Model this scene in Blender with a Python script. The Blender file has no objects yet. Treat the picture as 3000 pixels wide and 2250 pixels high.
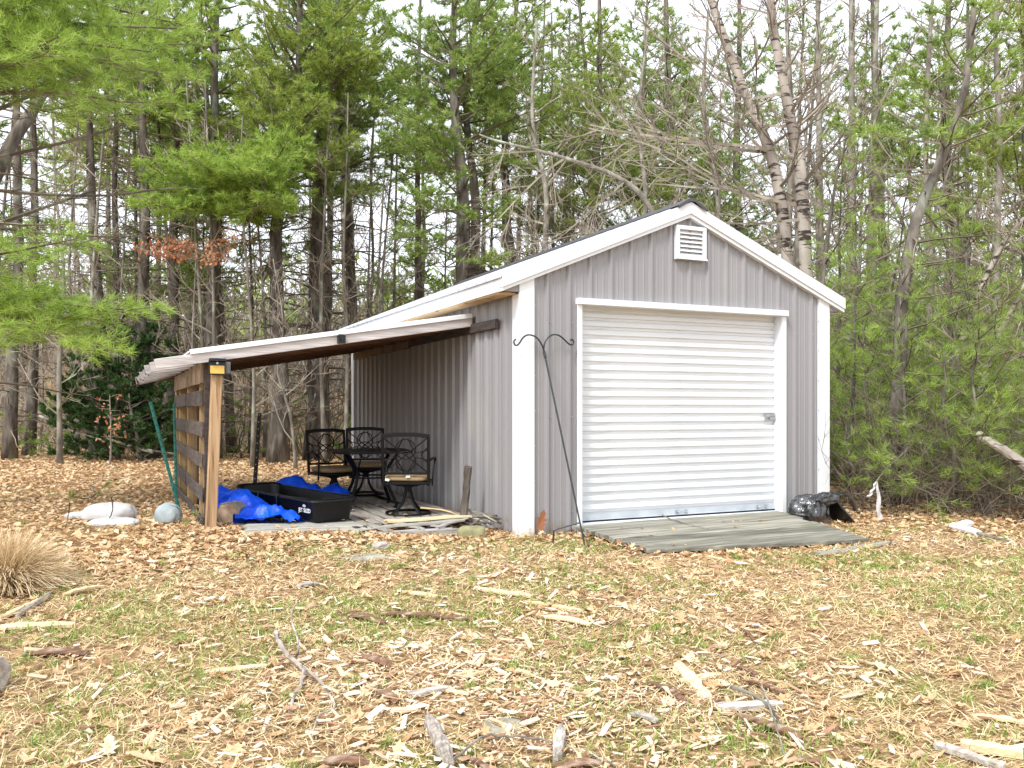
import bpy, math, random
import numpy as np
from mathutils import Vector, Matrix

sc = bpy.context.scene
col = sc.collection
R = math.radians
rng = np.random.default_rng(7)

# ------------------------------------------------------------------ camera
CAM = np.array([-3.38, -7.07, 1.184])
YAW = 0.4356
cd = bpy.data.cameras.new('camera')
cam = bpy.data.objects.new('camera', cd)
col.objects.link(cam)
cam.location = CAM
cam.rotation_euler = (R(90), 0, -YAW)
cd.sensor_width = 36
cd.lens = 30.28
cd.shift_y = 70.2 / 3000
cd.clip_start = 0.05
cd.clip_end = 2000
sc.camera = cam

# ------------------------------------------------------------------ sky and light
world = bpy.data.worlds.new('World')
sc.world = world
world.use_nodes = True
wn = world.node_tree.nodes
wl = world.node_tree.links
wn.clear()
wo = wn.new('ShaderNodeOutputWorld')
bg = wn.new('ShaderNodeBackground')
sky = wn.new('ShaderNodeTexSky')
sky.sky_type = 'NISHITA'
sky.sun_disc = False
SUN_EL, SUN_ROT = R(50), R(236)
sky.sun_elevation = SUN_EL
sky.sun_rotation = SUN_ROT
sky.air_density = 1.0
sky.dust_density = 3.0
sky.ozone_density = 1.0
bw = wn.new('ShaderNodeRGBToBW')
mx = wn.new('ShaderNodeMix'); mx.data_type = 'RGBA'
mx.inputs[0].default_value = 0.86          # thin overcast: nearly grey-white sky
flat = wn.new('ShaderNodeMix'); flat.data_type = 'RGBA'; flat.inputs[0].default_value = 0.75
flat.inputs[7].default_value = (8.4, 8.9, 9.6, 1)   # even cloud layer over the clear-sky gradient
wl.new(sky.outputs[0], bw.inputs[0])
wl.new(sky.outputs[0], mx.inputs[6])
wl.new(bw.outputs[0], mx.inputs[7])
wl.new(mx.outputs[2], flat.inputs[6])
wl.new(flat.outputs[2], bg.inputs[0])
bg.inputs[1].default_value = 0.098
wl.new(bg.outputs[0], wo.inputs[0])

sd = bpy.data.lights.new('sun', 'SUN')
sd.energy = 1.5
sd.angle = R(14)
sd.color = (1, 0.975, 0.94)
sun = bpy.data.objects.new('sun', sd)
col.objects.link(sun)
# light comes from behind and left of the camera, high up
az = SUN_ROT
sv = Vector((math.sin(az) * math.cos(SUN_EL), math.cos(az) * math.cos(SUN_EL), math.sin(SUN_EL)))
sun.rotation_euler = sv.to_track_quat('Z', 'Y').to_euler()
sun.location = sv * 60

sc.view_settings.view_transform = 'Standard'
sc.view_settings.look = 'None'
sc.view_settings.gamma = 1
sc.view_settings.use_curve_mapping = False
sc.view_settings.exposure = 1.2
sc.cycles.max_bounces = 6
sc.cycles.diffuse_bounces = 3
sc.cycles.glossy_bounces = 2
sc.cycles.transmission_bounces = 3
sc.cycles.use_denoising = True

# ------------------------------------------------------------------ helpers
FW = np.array([math.sin(YAW), math.cos(YAW), 0.0])
RT = np.array([math.cos(YAW), -math.sin(YAW), 0.0])
FPX = 1860.5


def at(u, v, D):
    """a point D metres ahead that is seen at (u, v) of the 2212 px wide photograph"""
    return CAM + D * (FW + (u - 1106) / FPX * RT - (v - 881.2) / FPX * np.array([0, 0, 1.0]))


def sst(a, b, x):
    t = np.clip((x - a) / (b - a), 0, 1)
    return t * t * (3 - 2 * t)


def gh(x, y):
    """height of the ground"""
    x = np.asarray(x, float); y = np.asarray(y, float)
    h = 0.10 * sst(0.5, 2.1, -x) * sst(-2.5, 0.2, y)
    h = h + 0.018 * np.sin(x * 1.7 + 1.3 * np.sin(y * 0.9)) * np.sin(y * 1.3 + 0.7) * sst(0.5, 2.5, -y)
    h = h + 0.05 * sst(5.2, 7, x) * sst(-3, 2, y)
    dist = np.hypot(x + 3.38, y + 7.07)
    h = h + 4.2 * sst(27, 62, dist) + 8 * sst(90, 260, dist)
    return h


def lin(c):
    c = c / 255.0
    return c / 12.92 if c <= 0.04045 else ((c + 0.055) / 1.055) ** 2.4


def S(r, g, b, k=1.0):
    return (lin(r) * k, lin(g) * k, lin(b) * k, 1)


def unit(a):
    a = np.asarray(a, float)
    return a / np.maximum(np.linalg.norm(a, axis=-1, keepdims=True), 1e-9)


# --- materials
def mat(name, cols, scale=8, stretch=(1, 1, 1), rough=0.8, metal=0.0, bump=0.0, bscale=None, coord='Object',
        attr=0.0, objrand=0.0, transl=0.0, detail=6, spec=0.5, pos=None, layer2=None, coat=0.0, bdist=0.01):
    m = bpy.data.materials.new(name)
    m.use_nodes = True
    nt = m.node_tree
    n = nt.nodes; l = nt.links
    n.clear()
    out = n.new('ShaderNodeOutputMaterial')
    p = n.new('ShaderNodeBsdfPrincipled')
    p.inputs['Roughness'].default_value = rough
    p.inputs['Metallic'].default_value = metal
    p.inputs['Specular IOR Level'].default_value = spec
    p.inputs['Coat Weight'].default_value = coat
    tc = n.new('ShaderNodeTexCoord')
    mp = n.new('ShaderNodeMapping')
    mp.inputs['Scale'].default_value = stretch
    l.new(tc.outputs[coord], mp.inputs[0])
    src = mp.outputs[0]
    oi = None
    if objrand or attr:
        oi = n.new('ShaderNodeObjectInfo')
    if objrand:
        vm = n.new('ShaderNodeVectorMath'); vm.operation = 'ADD'
        sc3 = n.new('ShaderNodeMath'); sc3.operation = 'MULTIPLY'; sc3.inputs[1].default_value = 37.0
        l.new(oi.outputs['Random'], sc3.inputs[0])
        l.new(src, vm.inputs[0]); l.new(sc3.outputs[0], vm.inputs[1])
        src = vm.outputs[0]
    ns = n.new('ShaderNodeTexNoise')
    ns.inputs['Scale'].default_value = scale
    ns.inputs['Detail'].default_value = detail
    l.new(src, ns.inputs['Vector'])
    fac = ns.outputs['Fac']
    # widen noise contrast
    mr = n.new('ShaderNodeMapRange')
    mr.inputs[1].default_value = 0.28; mr.inputs[2].default_value = 0.72
    l.new(fac, mr.inputs[0])
    fac = mr.outputs[0]
    if attr:
        at_ = n.new('ShaderNodeAttribute'); at_.attribute_name = 'tint'
        mxf = n.new('ShaderNodeMix'); mxf.data_type = 'FLOAT'
        mxf.inputs[0].default_value = attr
        l.new(fac, mxf.inputs[2]); l.new(at_.outputs['Fac'], mxf.inputs[3])
        fac = mxf.outputs[0]
    if objrand:
        mo = n.new('ShaderNodeMix'); mo.data_type = 'FLOAT'
        mo.inputs[0].default_value = objrand
        l.new(fac, mo.inputs[2]); l.new(oi.outputs['Random'], mo.inputs[3])
        fac = mo.outputs[0]
    cr = n.new('ShaderNodeValToRGB')
    el = cr.color_ramp.elements
    k = len(cols)
    pos = pos or [i / max(1, k - 1) for i in range(k)]
    while len(el) < k:
        el.new(0.5)
    for e, c, q in zip(el, cols, pos):
        e.position = q; e.color = c
    l.new(fac, cr.inputs[0])
    colr = cr.outputs[0]
    if layer2:   # (colour, scale, lo, hi, stretch)  patches of a second colour
        c2, s2, lo, hi, st2 = layer2
        mp2 = n.new('ShaderNodeMapping'); mp2.inputs['Scale'].default_value = st2
        l.new(tc.outputs[coord], mp2.inputs[0])
        n2 = n.new('ShaderNodeTexNoise'); n2.inputs['Scale'].default_value = s2; n2.inputs['Detail'].default_value = 5
        l.new(mp2.outputs[0], n2.inputs['Vector'])
        m2 = n.new('ShaderNodeMapRange'); m2.inputs[1].default_value = lo; m2.inputs[2].default_value = hi
        l.new(n2.outputs['Fac'], m2.inputs[0])
        x2 = n.new('ShaderNodeMix'); x2.data_type = 'RGBA'
        l.new(m2.outputs[0], x2.inputs[0]); l.new(colr, x2.inputs[6]); x2.inputs[7].default_value = c2
        colr = x2.outputs[2]
    l.new(colr, p.inputs['Base Color'])
    if bump:
        nb = n.new('ShaderNodeTexNoise'); nb.inputs['Scale'].default_value = bscale or scale * 2
        nb.inputs['Detail'].default_value = 6
        l.new(src, nb.inputs['Vector'])
        bm = n.new('ShaderNodeBump'); bm.inputs['Strength'].default_value = bump
        bm.inputs['Distance'].default_value = bdist
        l.new(nb.outputs['Fac'], bm.inputs['Height'])
        l.new(bm.outputs[0], p.inputs['Normal'])
    if transl:
        tr = n.new('ShaderNodeBsdfTranslucent')
        l.new(colr, tr.inputs[0])
        ms = n.new('ShaderNodeMixShader'); ms.inputs[0].default_value = transl
        l.new(p.outputs[0], ms.inputs[1]); l.new(tr.outputs[0], ms.inputs[2])
        l.new(ms.outputs[0], out.inputs[0])
    else:
        l.new(p.outputs[0], out.inputs[0])
    return m


M = {}
M['siding'] = mat('siding', [S(143, 141, 143), S(150, 148, 150)], 0.9, (1, 1, .25), 0.36, detail=2,
                  layer2=(S(166, 163, 159), 1.4, .6, .85, (1, 1, .5)))
M['white_trim'] = mat('white_trim', [(.78, .80, .83, 1), (.82, .84, .87, 1)], 1.5, rough=.4, detail=3)
M['door_white'] = mat('door_white', [(.72, .735, .76, 1), (.77, .785, .80, 1)], 1.2, (1, 1, 4), .34, detail=4,
                      layer2=(S(196, 198, 198), 3.0, .62, .85, (.6, 1, 5)))
M['roof_metal'] = mat('roof_metal', [S(190, 190, 198), S(204, 204, 212)], 2, (1, .3, 1), .25, detail=3, metal=.2)
M['ridge_metal'] = mat('ridge_metal', [S(62, 61, 66), S(80, 79, 84)], 3, rough=.45)
M['galv'] = mat('galvanised', [S(150, 155, 160), S(185, 190, 195)], 14, rough=.35, metal=.6)
M['bar_grey'] = mat('bottom_bar_grey', [S(176, 182, 188), S(200, 206, 210)], 6, rough=.4, metal=.15)
M['dark_gap'] = mat('dark_rubber_and_gap_shade', [S(24, 24, 25), S(40, 40, 40)], 20, rough=.8)
M['raw_wood'] = mat('raw_wood', [S(196, 160, 118), S(222, 192, 150), S(178, 140, 100)], 4, (1.2, 8, 8), .8, bump=.3, layer2=(S(120, 95, 75), 12, .62, .7, (1, 1, 1)))
M['weathered'] = mat('weathered_wood', [S(120, 113, 112), S(182, 176, 174), S(216, 210, 208)], 2.5, (.8, 9, 9), .88,
                     bump=.6, bscale=9, objrand=.3, coord='Object')
M['weathered_y'] = mat('weathered_wood_lengthways', [S(118, 110, 104), S(160, 152, 142), S(190, 182, 170)], 5, (12, 1, 12), .88,
                       bump=.6, bscale=9, objrand=.4)
M['deck_grey'] = mat('deck_grey', [S(112, 108, 98), S(165, 162, 152), S(205, 200, 190)], 4, (1, 14, 6), .9, bump=.7, bscale=8, objrand=.25)
M['ramp_wood'] = mat('ramp_wood', [S(58, 56, 48), S(124, 121, 108), S(184, 180, 166)], 3.2, (.5, 10, 4), .9, bump=1, bscale=7, objrand=.35,
                     layer2=(S(96, 98, 78), 1.6, .6, .8, (1, 2, 1)))
M['dark_plank'] = mat('dark_plank', [S(46, 40, 38), S(78, 68, 64), S(112, 98, 90)], 4, (8, 1, 8), .9, bump=.6, bscale=8, objrand=.35)
M['brown_plank'] = mat('brown_plank', [S(84, 68, 54), S(118, 98, 78), S(148, 126, 102)], 4, (10, 1.5, 1.5), .9, bump=.5, objrand=.25)
M['upright'] = mat('upright_wood', [S(124, 98, 66), S(164, 134, 94), S(184, 158, 116)], 4, (14, 14, 1), .85, bump=.4, objrand=.3)
M['rafter_dark'] = mat('rafter_dark', [S(66, 46, 34), S(98, 68, 48), S(128, 92, 64)], 4, (1, 12, 12), .9, bump=.5, objrand=.3)
M['bark_pine'] = mat('bark_pine', [S(56, 50, 45), S(100, 92, 84), S(144, 137, 127)], 9, (1, 1, .28), .95, bump=1, bscale=14,
                     layer2=(S(142, 146, 132), 2.2, .56, .7, (1, 1, .7)), bdist=.03)
M['bark_grey'] = mat('bark_grey', [S(84, 78, 70), S(128, 121, 110), S(170, 164, 152)], 7, (1, 1, .4), .95, bump=.8, layer2=(S(176, 182, 164), 3, .56, .7, (1, 1, 1)), bdist=.02)
M['twig_dark'] = mat('twig_dark', [S(74, 64, 55), S(112, 101, 88), S(150, 140, 124)], 3, rough=.95, attr=.6)
M['twig_grey'] = mat('twig_grey', [S(104, 92, 82), S(150, 138, 124), S(188, 180, 164)], 3, rough=.95, attr=.6)
M['twig_far'] = mat('twig_far', [S(108, 98, 86), S(150, 140, 124), S(186, 178, 162)], 3, rough=.95, attr=.6)


def splash(m, c, top=.32):
    nt = m.node_tree; n = nt.nodes; l = nt.links
    p = [x for x in n if x.type == 'BSDF_PRINCIPLED'][0]
    src = p.inputs['Base Color'].links[0].from_socket
    tc = n.new('ShaderNodeTexCoord'); sp = n.new('ShaderNodeSeparateXYZ'); l.new(tc.outputs['Object'], sp.inputs[0])
    mr = n.new('ShaderNodeMapRange'); mr.inputs[1].default_value = top; mr.inputs[2].default_value = 0.0; mr.inputs[3].default_value = -.25; mr.inputs[4].default_value = .22
    l.new(sp.outputs[2], mr.inputs[0])
    ns = n.new('ShaderNodeTexNoise'); ns.inputs['Scale'].default_value = 11; ns.inputs['Detail'].default_value = 8; ns.inputs['Roughness'].default_value = .7
    l.new(tc.outputs['Object'], ns.inputs['Vector'])
    ad = n.new('ShaderNodeMath'); ad.operation = 'ADD'; l.new(mr.outputs[0], ad.inputs[0]); l.new(ns.outputs['Fac'], ad.inputs[1])
    m2 = n.new('ShaderNodeMapRange'); m2.inputs[1].default_value = .5; m2.inputs[2].default_value = .85; l.new(ad.outputs[0], m2.inputs[0])
    x = n.new('ShaderNodeMix'); x.data_type = 'RGBA'; x.inputs[7].default_value = c
    l.new(m2.outputs[0], x.inputs[0]); l.new(src, x.inputs[6]); l.new(x.outputs[2], p.inputs['Base Color'])


splash(M['siding'], S(128, 112, 92))
M['trim_low'] = mat('white_corner_trim', [(.78, .80, .83, 1), (.82, .84, .87, 1)], 1.5, rough=.4, detail=3)
splash(M['trim_low'], S(168, 150, 122), .22)


def birch_mat():
    m = mat('bark_birch', [S(120, 108, 98), S(168, 157, 146), S(204, 196, 186)], 3.0, (1, 1, .5), .8, bump=.5)
    nt = m.node_tree; n = nt.nodes; l = nt.links
    p = [x for x in n if x.type == 'BSDF_PRINCIPLED'][0]
    src = p.inputs['Base Color'].links[0].from_socket
    tc = n.new('ShaderNodeTexCoord'); mp = n.new('ShaderNodeMapping'); mp.inputs['Scale'].default_value = (2.2, 2.2, 11)
    l.new(tc.outputs['Object'], mp.inputs[0])
    ns = n.new('ShaderNodeTexNoise'); ns.inputs['Scale'].default_value = 1.5; ns.inputs['Detail'].default_value = 5
    l.new(mp.outputs[0], ns.inputs['Vector'])
    mr = n.new('ShaderNodeMapRange'); mr.inputs[1].default_value = .53; mr.inputs[2].default_value = .60
    l.new(ns.outputs['Fac'], mr.inputs[0])
    x = n.new('ShaderNodeMix'); x.data_type = 'RGBA'; x.inputs[7].default_value = S(58, 48, 42)
    l.new(mr.outputs[0], x.inputs[0]); l.new(src, x.inputs[6]); l.new(x.outputs[2], p.inputs['Base Color'])
    return m


M['bark_birch'] = birch_mat()
M['needle_bright'] = mat('needles_bright', [S(100, 126, 50), S(156, 184, 78), S(200, 218, 116)], 2, rough=.55, attr=.8, transl=.4)
M['needle_mid'] = mat('needles_mid', [S(88, 112, 56), S(146, 170, 82), S(190, 208, 116)], 2, rough=.6, attr=.8, transl=.4)
M['needle_olive'] = mat('needles_olive', [S(98, 118, 52), S(156, 174, 78), S(198, 210, 112)], 2, rough=.6, attr=.8, transl=.4)
M['needle_dark'] = mat('needles_dark', [S(38, 62, 34), S(62, 92, 44), S(94, 126, 58)], 2, rough=.6, attr=.8, transl=.25)
M['dead_leaf'] = mat('beech_leaves', [S(150, 92, 60), S(184, 124, 86), S(208, 158, 120)], 2, rough=.7, attr=.8, transl=.3)
M['leaf_litter'] = mat('leaf_litter', [S(98, 70, 52), S(168, 128, 90), S(204, 168, 124), S(222, 192, 152), S(236, 216, 184)], 6, rough=.75, attr=.88, transl=.2)
M['chips'] = mat('wood_chips', [S(98, 66, 48), S(164, 124, 94), S(204, 174, 142), S(226, 206, 178), S(238, 228, 210)], 30, rough=.85, attr=.9)
M['dry_grass'] = mat('dry_grass', [S(140, 116, 80), S(192, 168, 122), S(216, 196, 150), S(232, 218, 182)], 5, rough=.85, attr=.9, transl=.15)
M['green_grass'] = mat('green_grass', [S(92, 120, 44), S(128, 156, 62), S(164, 182, 86)], 5, rough=.7, attr=.9, transl=.25)
M['straw'] = mat('straw', [S(164, 138, 100), S(212, 186, 146), S(236, 218, 184)], 5, rough=.8, attr=.9, transl=.1)
M['black_metal'] = mat('black_metal', [S(5, 5, 6), S(10, 10, 11)], 12, rough=.5, spec=.3)
M['hook_metal'] = mat('hook_metal', [S(34, 36, 39), S(52, 55, 60)], 12, rough=.5)
M['sled'] = mat('sled_plastic', [S(6, 6, 7), S(14, 14, 15)], 5, rough=.45, spec=.35, bump=.15, bscale=60)
M['cushion'] = mat('cushion', [S(150, 128, 96), S(176, 152, 116)], 30, rough=.95, bump=.2, bscale=200)
M['tag_white'] = mat('tag_white', [(.78, .78, .77, 1), (.82, .82, .81, 1)], 5, rough=.7)
M['tarp'] = mat('tarp', [S(0, 60, 196), S(4, 82, 232), S(16, 104, 245)], 6, rough=.42, bump=.35, bscale=26, bdist=.02, transl=.08)
M['bag'] = mat('black_bag', [S(22, 22, 24), S(38, 38, 42)], 4, rough=.2, bump=.9, bscale=11, spec=.9, coat=.4, bdist=.03, layer2=(S(120, 122, 126), 4, .56, .7, (1, 1, 2)))  # grey patches are sheen painted into the black plastic
M['white_bag'] = mat('white_woven_bag', [S(186, 184, 182), S(214, 212, 212)], 9, rough=.7, bump=.3, bscale=60)
M['blue_stone'] = mat('pale_sack', [S(134, 146, 150), S(172, 182, 184)], 5, rough=.6, bump=.3, bscale=14, layer2=(S(96, 104, 100), 6, .56, .66, (1, 3, 1)))
M['green_metal'] = mat('green_stake', [S(18, 92, 84), S(28, 112, 100)], 10, rough=.5)
M['log_end'] = mat('log_end', [S(132, 108, 88), S(182, 156, 130), S(206, 182, 154)], 9, rough=.9, bump=.4)
M['mossy'] = mat('mossy_concrete', [S(112, 108, 78), S(146, 142, 106), S(168, 162, 130)], 7, rough=.95, bump=.6, bscale=25)
M['lichen_rock'] = mat('lichen_rock', [S(118, 112, 100), S(150, 146, 130), S(176, 176, 154)], 9, rough=.95, bump=.7, bscale=20)
M['chip_cream'] = mat('split_cream', [S(200, 170, 126), S(222, 198, 158), S(232, 214, 180)], 4, (1, 9, 9), .85, bump=.4, objrand=.4)
M['chip_brown'] = mat('bark_brown', [S(72, 52, 42), S(122, 88, 66), S(164, 130, 104)], 22, (1, 3, 1), .95, bump=1, bscale=40, objrand=.25, layer2=(S(176, 156, 136), 9, .56, .68, (1, 2, 1)))
M['chip_grey'] = mat('bark_grey_piece', [S(110, 98, 90), S(168, 158, 148), S(212, 206, 198)], 6, (1, 6, 6), .9, bump=.8, objrand=.3)
M['solar'] = mat('amber_panel', [S(212, 170, 74), S(228, 190, 96)], 3, rough=.3)
M['black_plastic'] = mat('black_plastic', [S(14, 14, 15), S(22, 22, 23)], 5, rough=.35)
M['clear_plastic'] = mat('grey_plastic', [S(96, 98, 102), S(120, 122, 126)], 5, rough=.3)
M['post_wood'] = mat('post_wood', [S(140, 110, 80), S(178, 146, 110), S(198, 170, 134)], 1.1, (26, 26, .9), .8, bump=.35, bscale=1.5,
                     layer2=(S(118, 78, 48), 2.0, .58, .68, (24, 24, 1.0)))
M['moss_green'] = mat('moss_green', [S(104, 110, 50), S(150, 146, 70)], 12, rough=.95)


def ground_mat():
    m = bpy.data.materials.new('ground_soil'); m.use_nodes = True
    nt = m.node_tree; n = nt.nodes; l = nt.links; n.clear()
    out = n.new('ShaderNodeOutputMaterial'); p = n.new('ShaderNodeBsdfPrincipled'); p.inputs['Roughness'].default_value = .95
    l.new(p.outputs[0], out.inputs[0])
    tc = n.new('ShaderNodeTexCoord')

    def noise(s, d=8, r=.6):
        a = n.new('ShaderNodeTexNoise'); a.inputs['Scale'].default_value = s; a.inputs['Detail'].default_value = d
        a.inputs['Roughness'].default_value = r
        l.new(tc.outputs['Object'], a.inputs['Vector']); return a.outputs['Fac']

    def ramp(f, cs, ps):
        c = n.new('ShaderNodeValToRGB')
        while len(c.color_ramp.elements) < len(cs): c.color_ramp.elements.new(.5)
        for e, cc, q in zip(c.color_ramp.elements, cs, ps): e.color = cc; e.position = q
        l.new(f, c.inputs[0]); return c.outputs[0]
    a = ramp(noise(26), [S(74, 54, 38), S(130, 98, 68), S(174, 140, 100), S(200, 172, 130)], [.3, .45, .56, .7])
    g = ramp(noise(40), [S(86, 84, 42), S(132, 130, 64), S(170, 160, 92)], [.35, .5, .65])
    f = n.new('ShaderNodeMapRange'); f.inputs[1].default_value = .53; f.inputs[2].default_value = .66
    l.new(noise(1.3, 6), f.inputs[0])
    x = n.new('ShaderNodeMix'); x.data_type = 'RGBA'
    l.new(f.outputs[0], x.inputs[0]); l.new(a, x.inputs[6]); l.new(g, x.inputs[7])
    l.new(x.outputs[2], p.inputs['Base Color'])
    b = n.new('ShaderNodeBump'); b.inputs['Strength'].default_value = .8; b.inputs['Distance'].default_value = .02
    l.new(noise(45), b.inputs['Height']); l.new(b.outputs[0], p.inputs['Normal'])
    return m


M['ground'] = ground_mat()


# --- mesh builder
class MB:
    def __init__(s):
        s.V = []; s.F = []; s.T = []; s.n = 0

    def add(s, V, F, tint=.5):
        V = np.asarray(V, float).reshape(-1, 3); F = np.asarray(F, np.int64)
        s.V.append(V); s.F.append(F + s.n); s.n += len(V)
        s.T.append(np.broadcast_to(np.asarray(tint, float), (len(F),)))
        return s

    def box(s, c, d, rz=0.0, rot=None, tint=.5):
        d = np.asarray(d, float) / 2
        v = np.array([[x, y, z] for x in (-1, 1) for y in (-1, 1) for z in (-1, 1)]) * d
        if rot is None:
            rot = Matrix.Rotation(rz, 3, 'Z')
        v = v @ np.array(rot).T + np.asarray(c, float)
        return s.add(v, [[0, 1, 3, 2], [4, 6, 7, 5], [0, 4, 5, 1], [2, 3, 7, 6], [0, 2, 6, 4], [1, 5, 7, 3]], tint)

    def bar(s, p0, p1, w, t, up=(0, 0, 1), c=.004, n=1, wob=0.0, r=None, taper=1.0, tint=.5, ragged=0.0):
        """a chamfered board: p0 to p1 along the centre line, w wide, t thick (t is along 'up')"""
        p0 = np.asarray(p0, float); p1 = np.asarray(p1, float)
        d = unit(p1 - p0); up = np.asarray(up, float)
        sd_ = unit(np.cross(d, up)); u = np.cross(sd_, d)
        c = min(c, w * .3, t * .3)
        a, b = w / 2, t / 2
        sec = np.array([[a - c, b], [a, b - c], [a, -b + c], [a - c, -b], [-a + c, -b], [-a, -b + c], [-a, b - c], [-a + c, b]])
        V = []
        r = r or rng
        for i in range(n + 1):
            f = i / n
            pc = p0 + (p1 - p0) * f
            k = 1 + (taper - 1) * f
            off = (r.normal(0, wob, 2) if wob else (0, 0))
            ring = sec * k
            if wob: ring = ring + r.normal(0, wob * .5, ring.shape)
            rr = pc + (ring[:, :1] + off[0]) * sd_ + (ring[:, 1:] + off[1]) * u
            if ragged and i in (0, n):
                rr = rr + d * r.normal(0, ragged, (8, 1))
            V.append(rr)
        V = np.concatenate(V)
        F = [[i * 8 + j, i * 8 + (j + 1) % 8, (i + 1) * 8 + (j + 1) % 8, (i + 1) * 8 + j] for i in range(n) for j in range(8)]
        s.add(V, F, tint)
        b0 = s.n - len(V)
        s.F.append(np.array([[b0 + 7 - j for j in range(8)], [b0 + n * 8 + j for j in range(8)]])); s.T.append(np.full(2, tint))
        return s

    def tube(s, pts, rad, sides=8, cap=True, tint=.5, rough=0.0, r=None):
        P = np.asarray(pts, float); n = len(P)
        rad = np.broadcast_to(np.asarray(rad, float), (n,))
        T = np.gradient(P, axis=0); T = unit(T)
        ref = np.array([0.0, 0, 1]) if abs(T[0][2]) < .8 else np.array([1.0, 0.1, 0])
        A = unit(np.cross(T, ref)); B = np.cross(T, A)
        ang = np.arange(sides) * 2 * math.pi / sides
        rr = rad[:, None] * np.ones(sides)
        if rough:
            rr = rr * (1 + (r or rng).normal(0, rough, rr.shape))
        V = P[:, None] + rr[..., None] * (np.cos(ang)[None, :, None] * A[:, None] + np.sin(ang)[None, :, None] * B[:, None])
        i = np.arange(n - 1)[:, None]; j = np.arange(sides)[None]
        F = np.stack([i * sides + j, i * sides + (j + 1) % sides, (i + 1) * sides + (j + 1) % sides, (i + 1) * sides + j], -1).reshape(-1, 4)
        s.add(V.reshape(-1, 3), F, tint)
        if cap:
            b0 = s.n - n * sides
            s.F.append(np.array([[b0 + sides - 1 - q for q in range(sides)], [b0 + (n - 1) * sides + q for q in range(sides)]])); s.T.append(np.full(2, tint))
        return s

    def segs(s, P0, P1, R0, R1, sides=3, tint=.5):
        P0 = np.asarray(P0, float); P1 = np.asarray(P1, float); N = len(P0)
        if N == 0: return s
        R0 = np.broadcast_to(R0, (N,)); R1 = np.broadcast_to(R1, (N,))
        d = unit(P1 - P0)
        ref = np.where(np.abs(d[:, 2:3]) < .9, np.array([[0, 0, 1.0]]), np.array([[1.0, 0, 0]]))
        A = unit(np.cross(d, ref)); B = np.cross(d, A)
        ang = np.arange(sides) * 2 * math.pi / sides
        off = np.cos(ang)[None, :, None] * A[:, None] + np.sin(ang)[None, :, None] * B[:, None]
        V = np.concatenate([P0[:, None] + off * R0[:, None, None], P1[:, None] + off * R1[:, None, None]], 1)
        b = (np.arange(N) * 2 * sides)[:, None, None]
        j = np.arange(sides)
        f = np.stack([j, (j + 1) % sides, sides + (j + 1) % sides, sides + j], -1)[None]
        t = np.broadcast_to(np.asarray(tint, float), (N,))
        return s.add(V.reshape(-1, 3), (b + f).reshape(-1, 4), np.repeat(t, sides))

    def grid(s, V, nu, nv, tint=.5):
        i = np.arange(nu - 1)[:, None]; j = np.arange(nv - 1)[None]
        F = np.stack([i * nv + j, (i + 1) * nv + j, (i + 1) * nv + j + 1, i * nv + j + 1], -1).reshape(-1, 4)
        return s.add(V, F, tint)

    def mesh(s, name, material, origin=(0, 0, 0), smooth=False):
        me = bpy.data.meshes.new(name)
        V = np.concatenate(s.V) - np.asarray(origin, float)
        fl = []; st = []; cnt = []; k = 0
        for F in s.F:
            fl.append(F.reshape(-1)); m_ = F.shape[1]
            cnt.append(np.full(len(F), m_))
        fl = np.concatenate(fl); cnt = np.concatenate(cnt)
        st = np.concatenate([[0], np.cumsum(cnt)[:-1]])
        me.vertices.add(len(V)); me.vertices.foreach_set('co', V.astype(np.float32).reshape(-1))
        me.loops.add(len(fl)); me.loops.foreach_set('vertex_index', fl.astype(np.int32))
        me.polygons.add(len(cnt)); me.polygons.foreach_set('loop_start', st.astype(np.int32))
        me.polygons.foreach_set('loop_total', cnt.astype(np.int32))
        me.polygons.foreach_set('use_smooth', np.full(len(cnt), bool(smooth)))
        a = me.attributes.new('tint', 'FLOAT', 'FACE')
        a.data.foreach_set('value', np.concatenate(s.T).astype(np.float32))
        me.update(calc_edges=True)
        me.materials.append(M[material] if isinstance(material, str) else material)
        return me

    def build(s, name, material, parent=None, origin=None, smooth=False):
        """ONE mesh object; coordinates were given in the world, the parent is unrotated when its parts are built"""
        org = np.zeros(3)
        if parent is not None:
            q = parent
            while q is not None:
                org = org + np.array(q.location); q = q.parent
        loc = np.asarray(origin if origin is not None else org, float)
        o = bpy.data.objects.new(name, s.mesh(name, material, loc, smooth))
        col.objects.link(o)
        o.location = loc - org
        if parent is not None:
            o.parent = parent
        return o


def tag(o, label=None, cat=None, group=None, kind=None):
    if label: o['label'] = label
    if cat: o['category'] = cat
    if group: o['group'] = group
    if kind: o['kind'] = kind
    return o


def thing(name, loc, label, cat, group=None):
    o = bpy.data.objects.new(name, None)
    o.empty_display_size = .1
    col.objects.link(o)
    o.location = loc
    return tag(o, label, cat, group)


def copy_tree(o, parent=None):
    c = o.copy(); col.objects.link(c); c.parent = parent
    for ch in [x for x in col.objects if x.parent == o]:
        copy_tree(ch, c)
    return c


def children_of(o):
    return [x for x in col.objects if x.parent == o]


def cr_path(pts, n):
    """smooth path through the points"""
    P = np.asarray(pts, float)
    if len(P) == 2:
        return P[0] + (P[1] - P[0]) * np.linspace(0, 1, n)[:, None]
    Q = np.vstack([2 * P[0] - P[1], P, 2 * P[-1] - P[-2]])
    out = []
    for t in np.linspace(0, len(P) - 1 - 1e-6, n):
        i = int(t); f = t - i
        a, b, c, d = Q[i:i + 4]
        out.append(.5 * ((2 * b) + (c - a) * f + (2 * a - 5 * b + 4 * c - d) * f * f + (3 * b - a - 3 * c + d) * f ** 3))
    return np.array(out)

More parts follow.
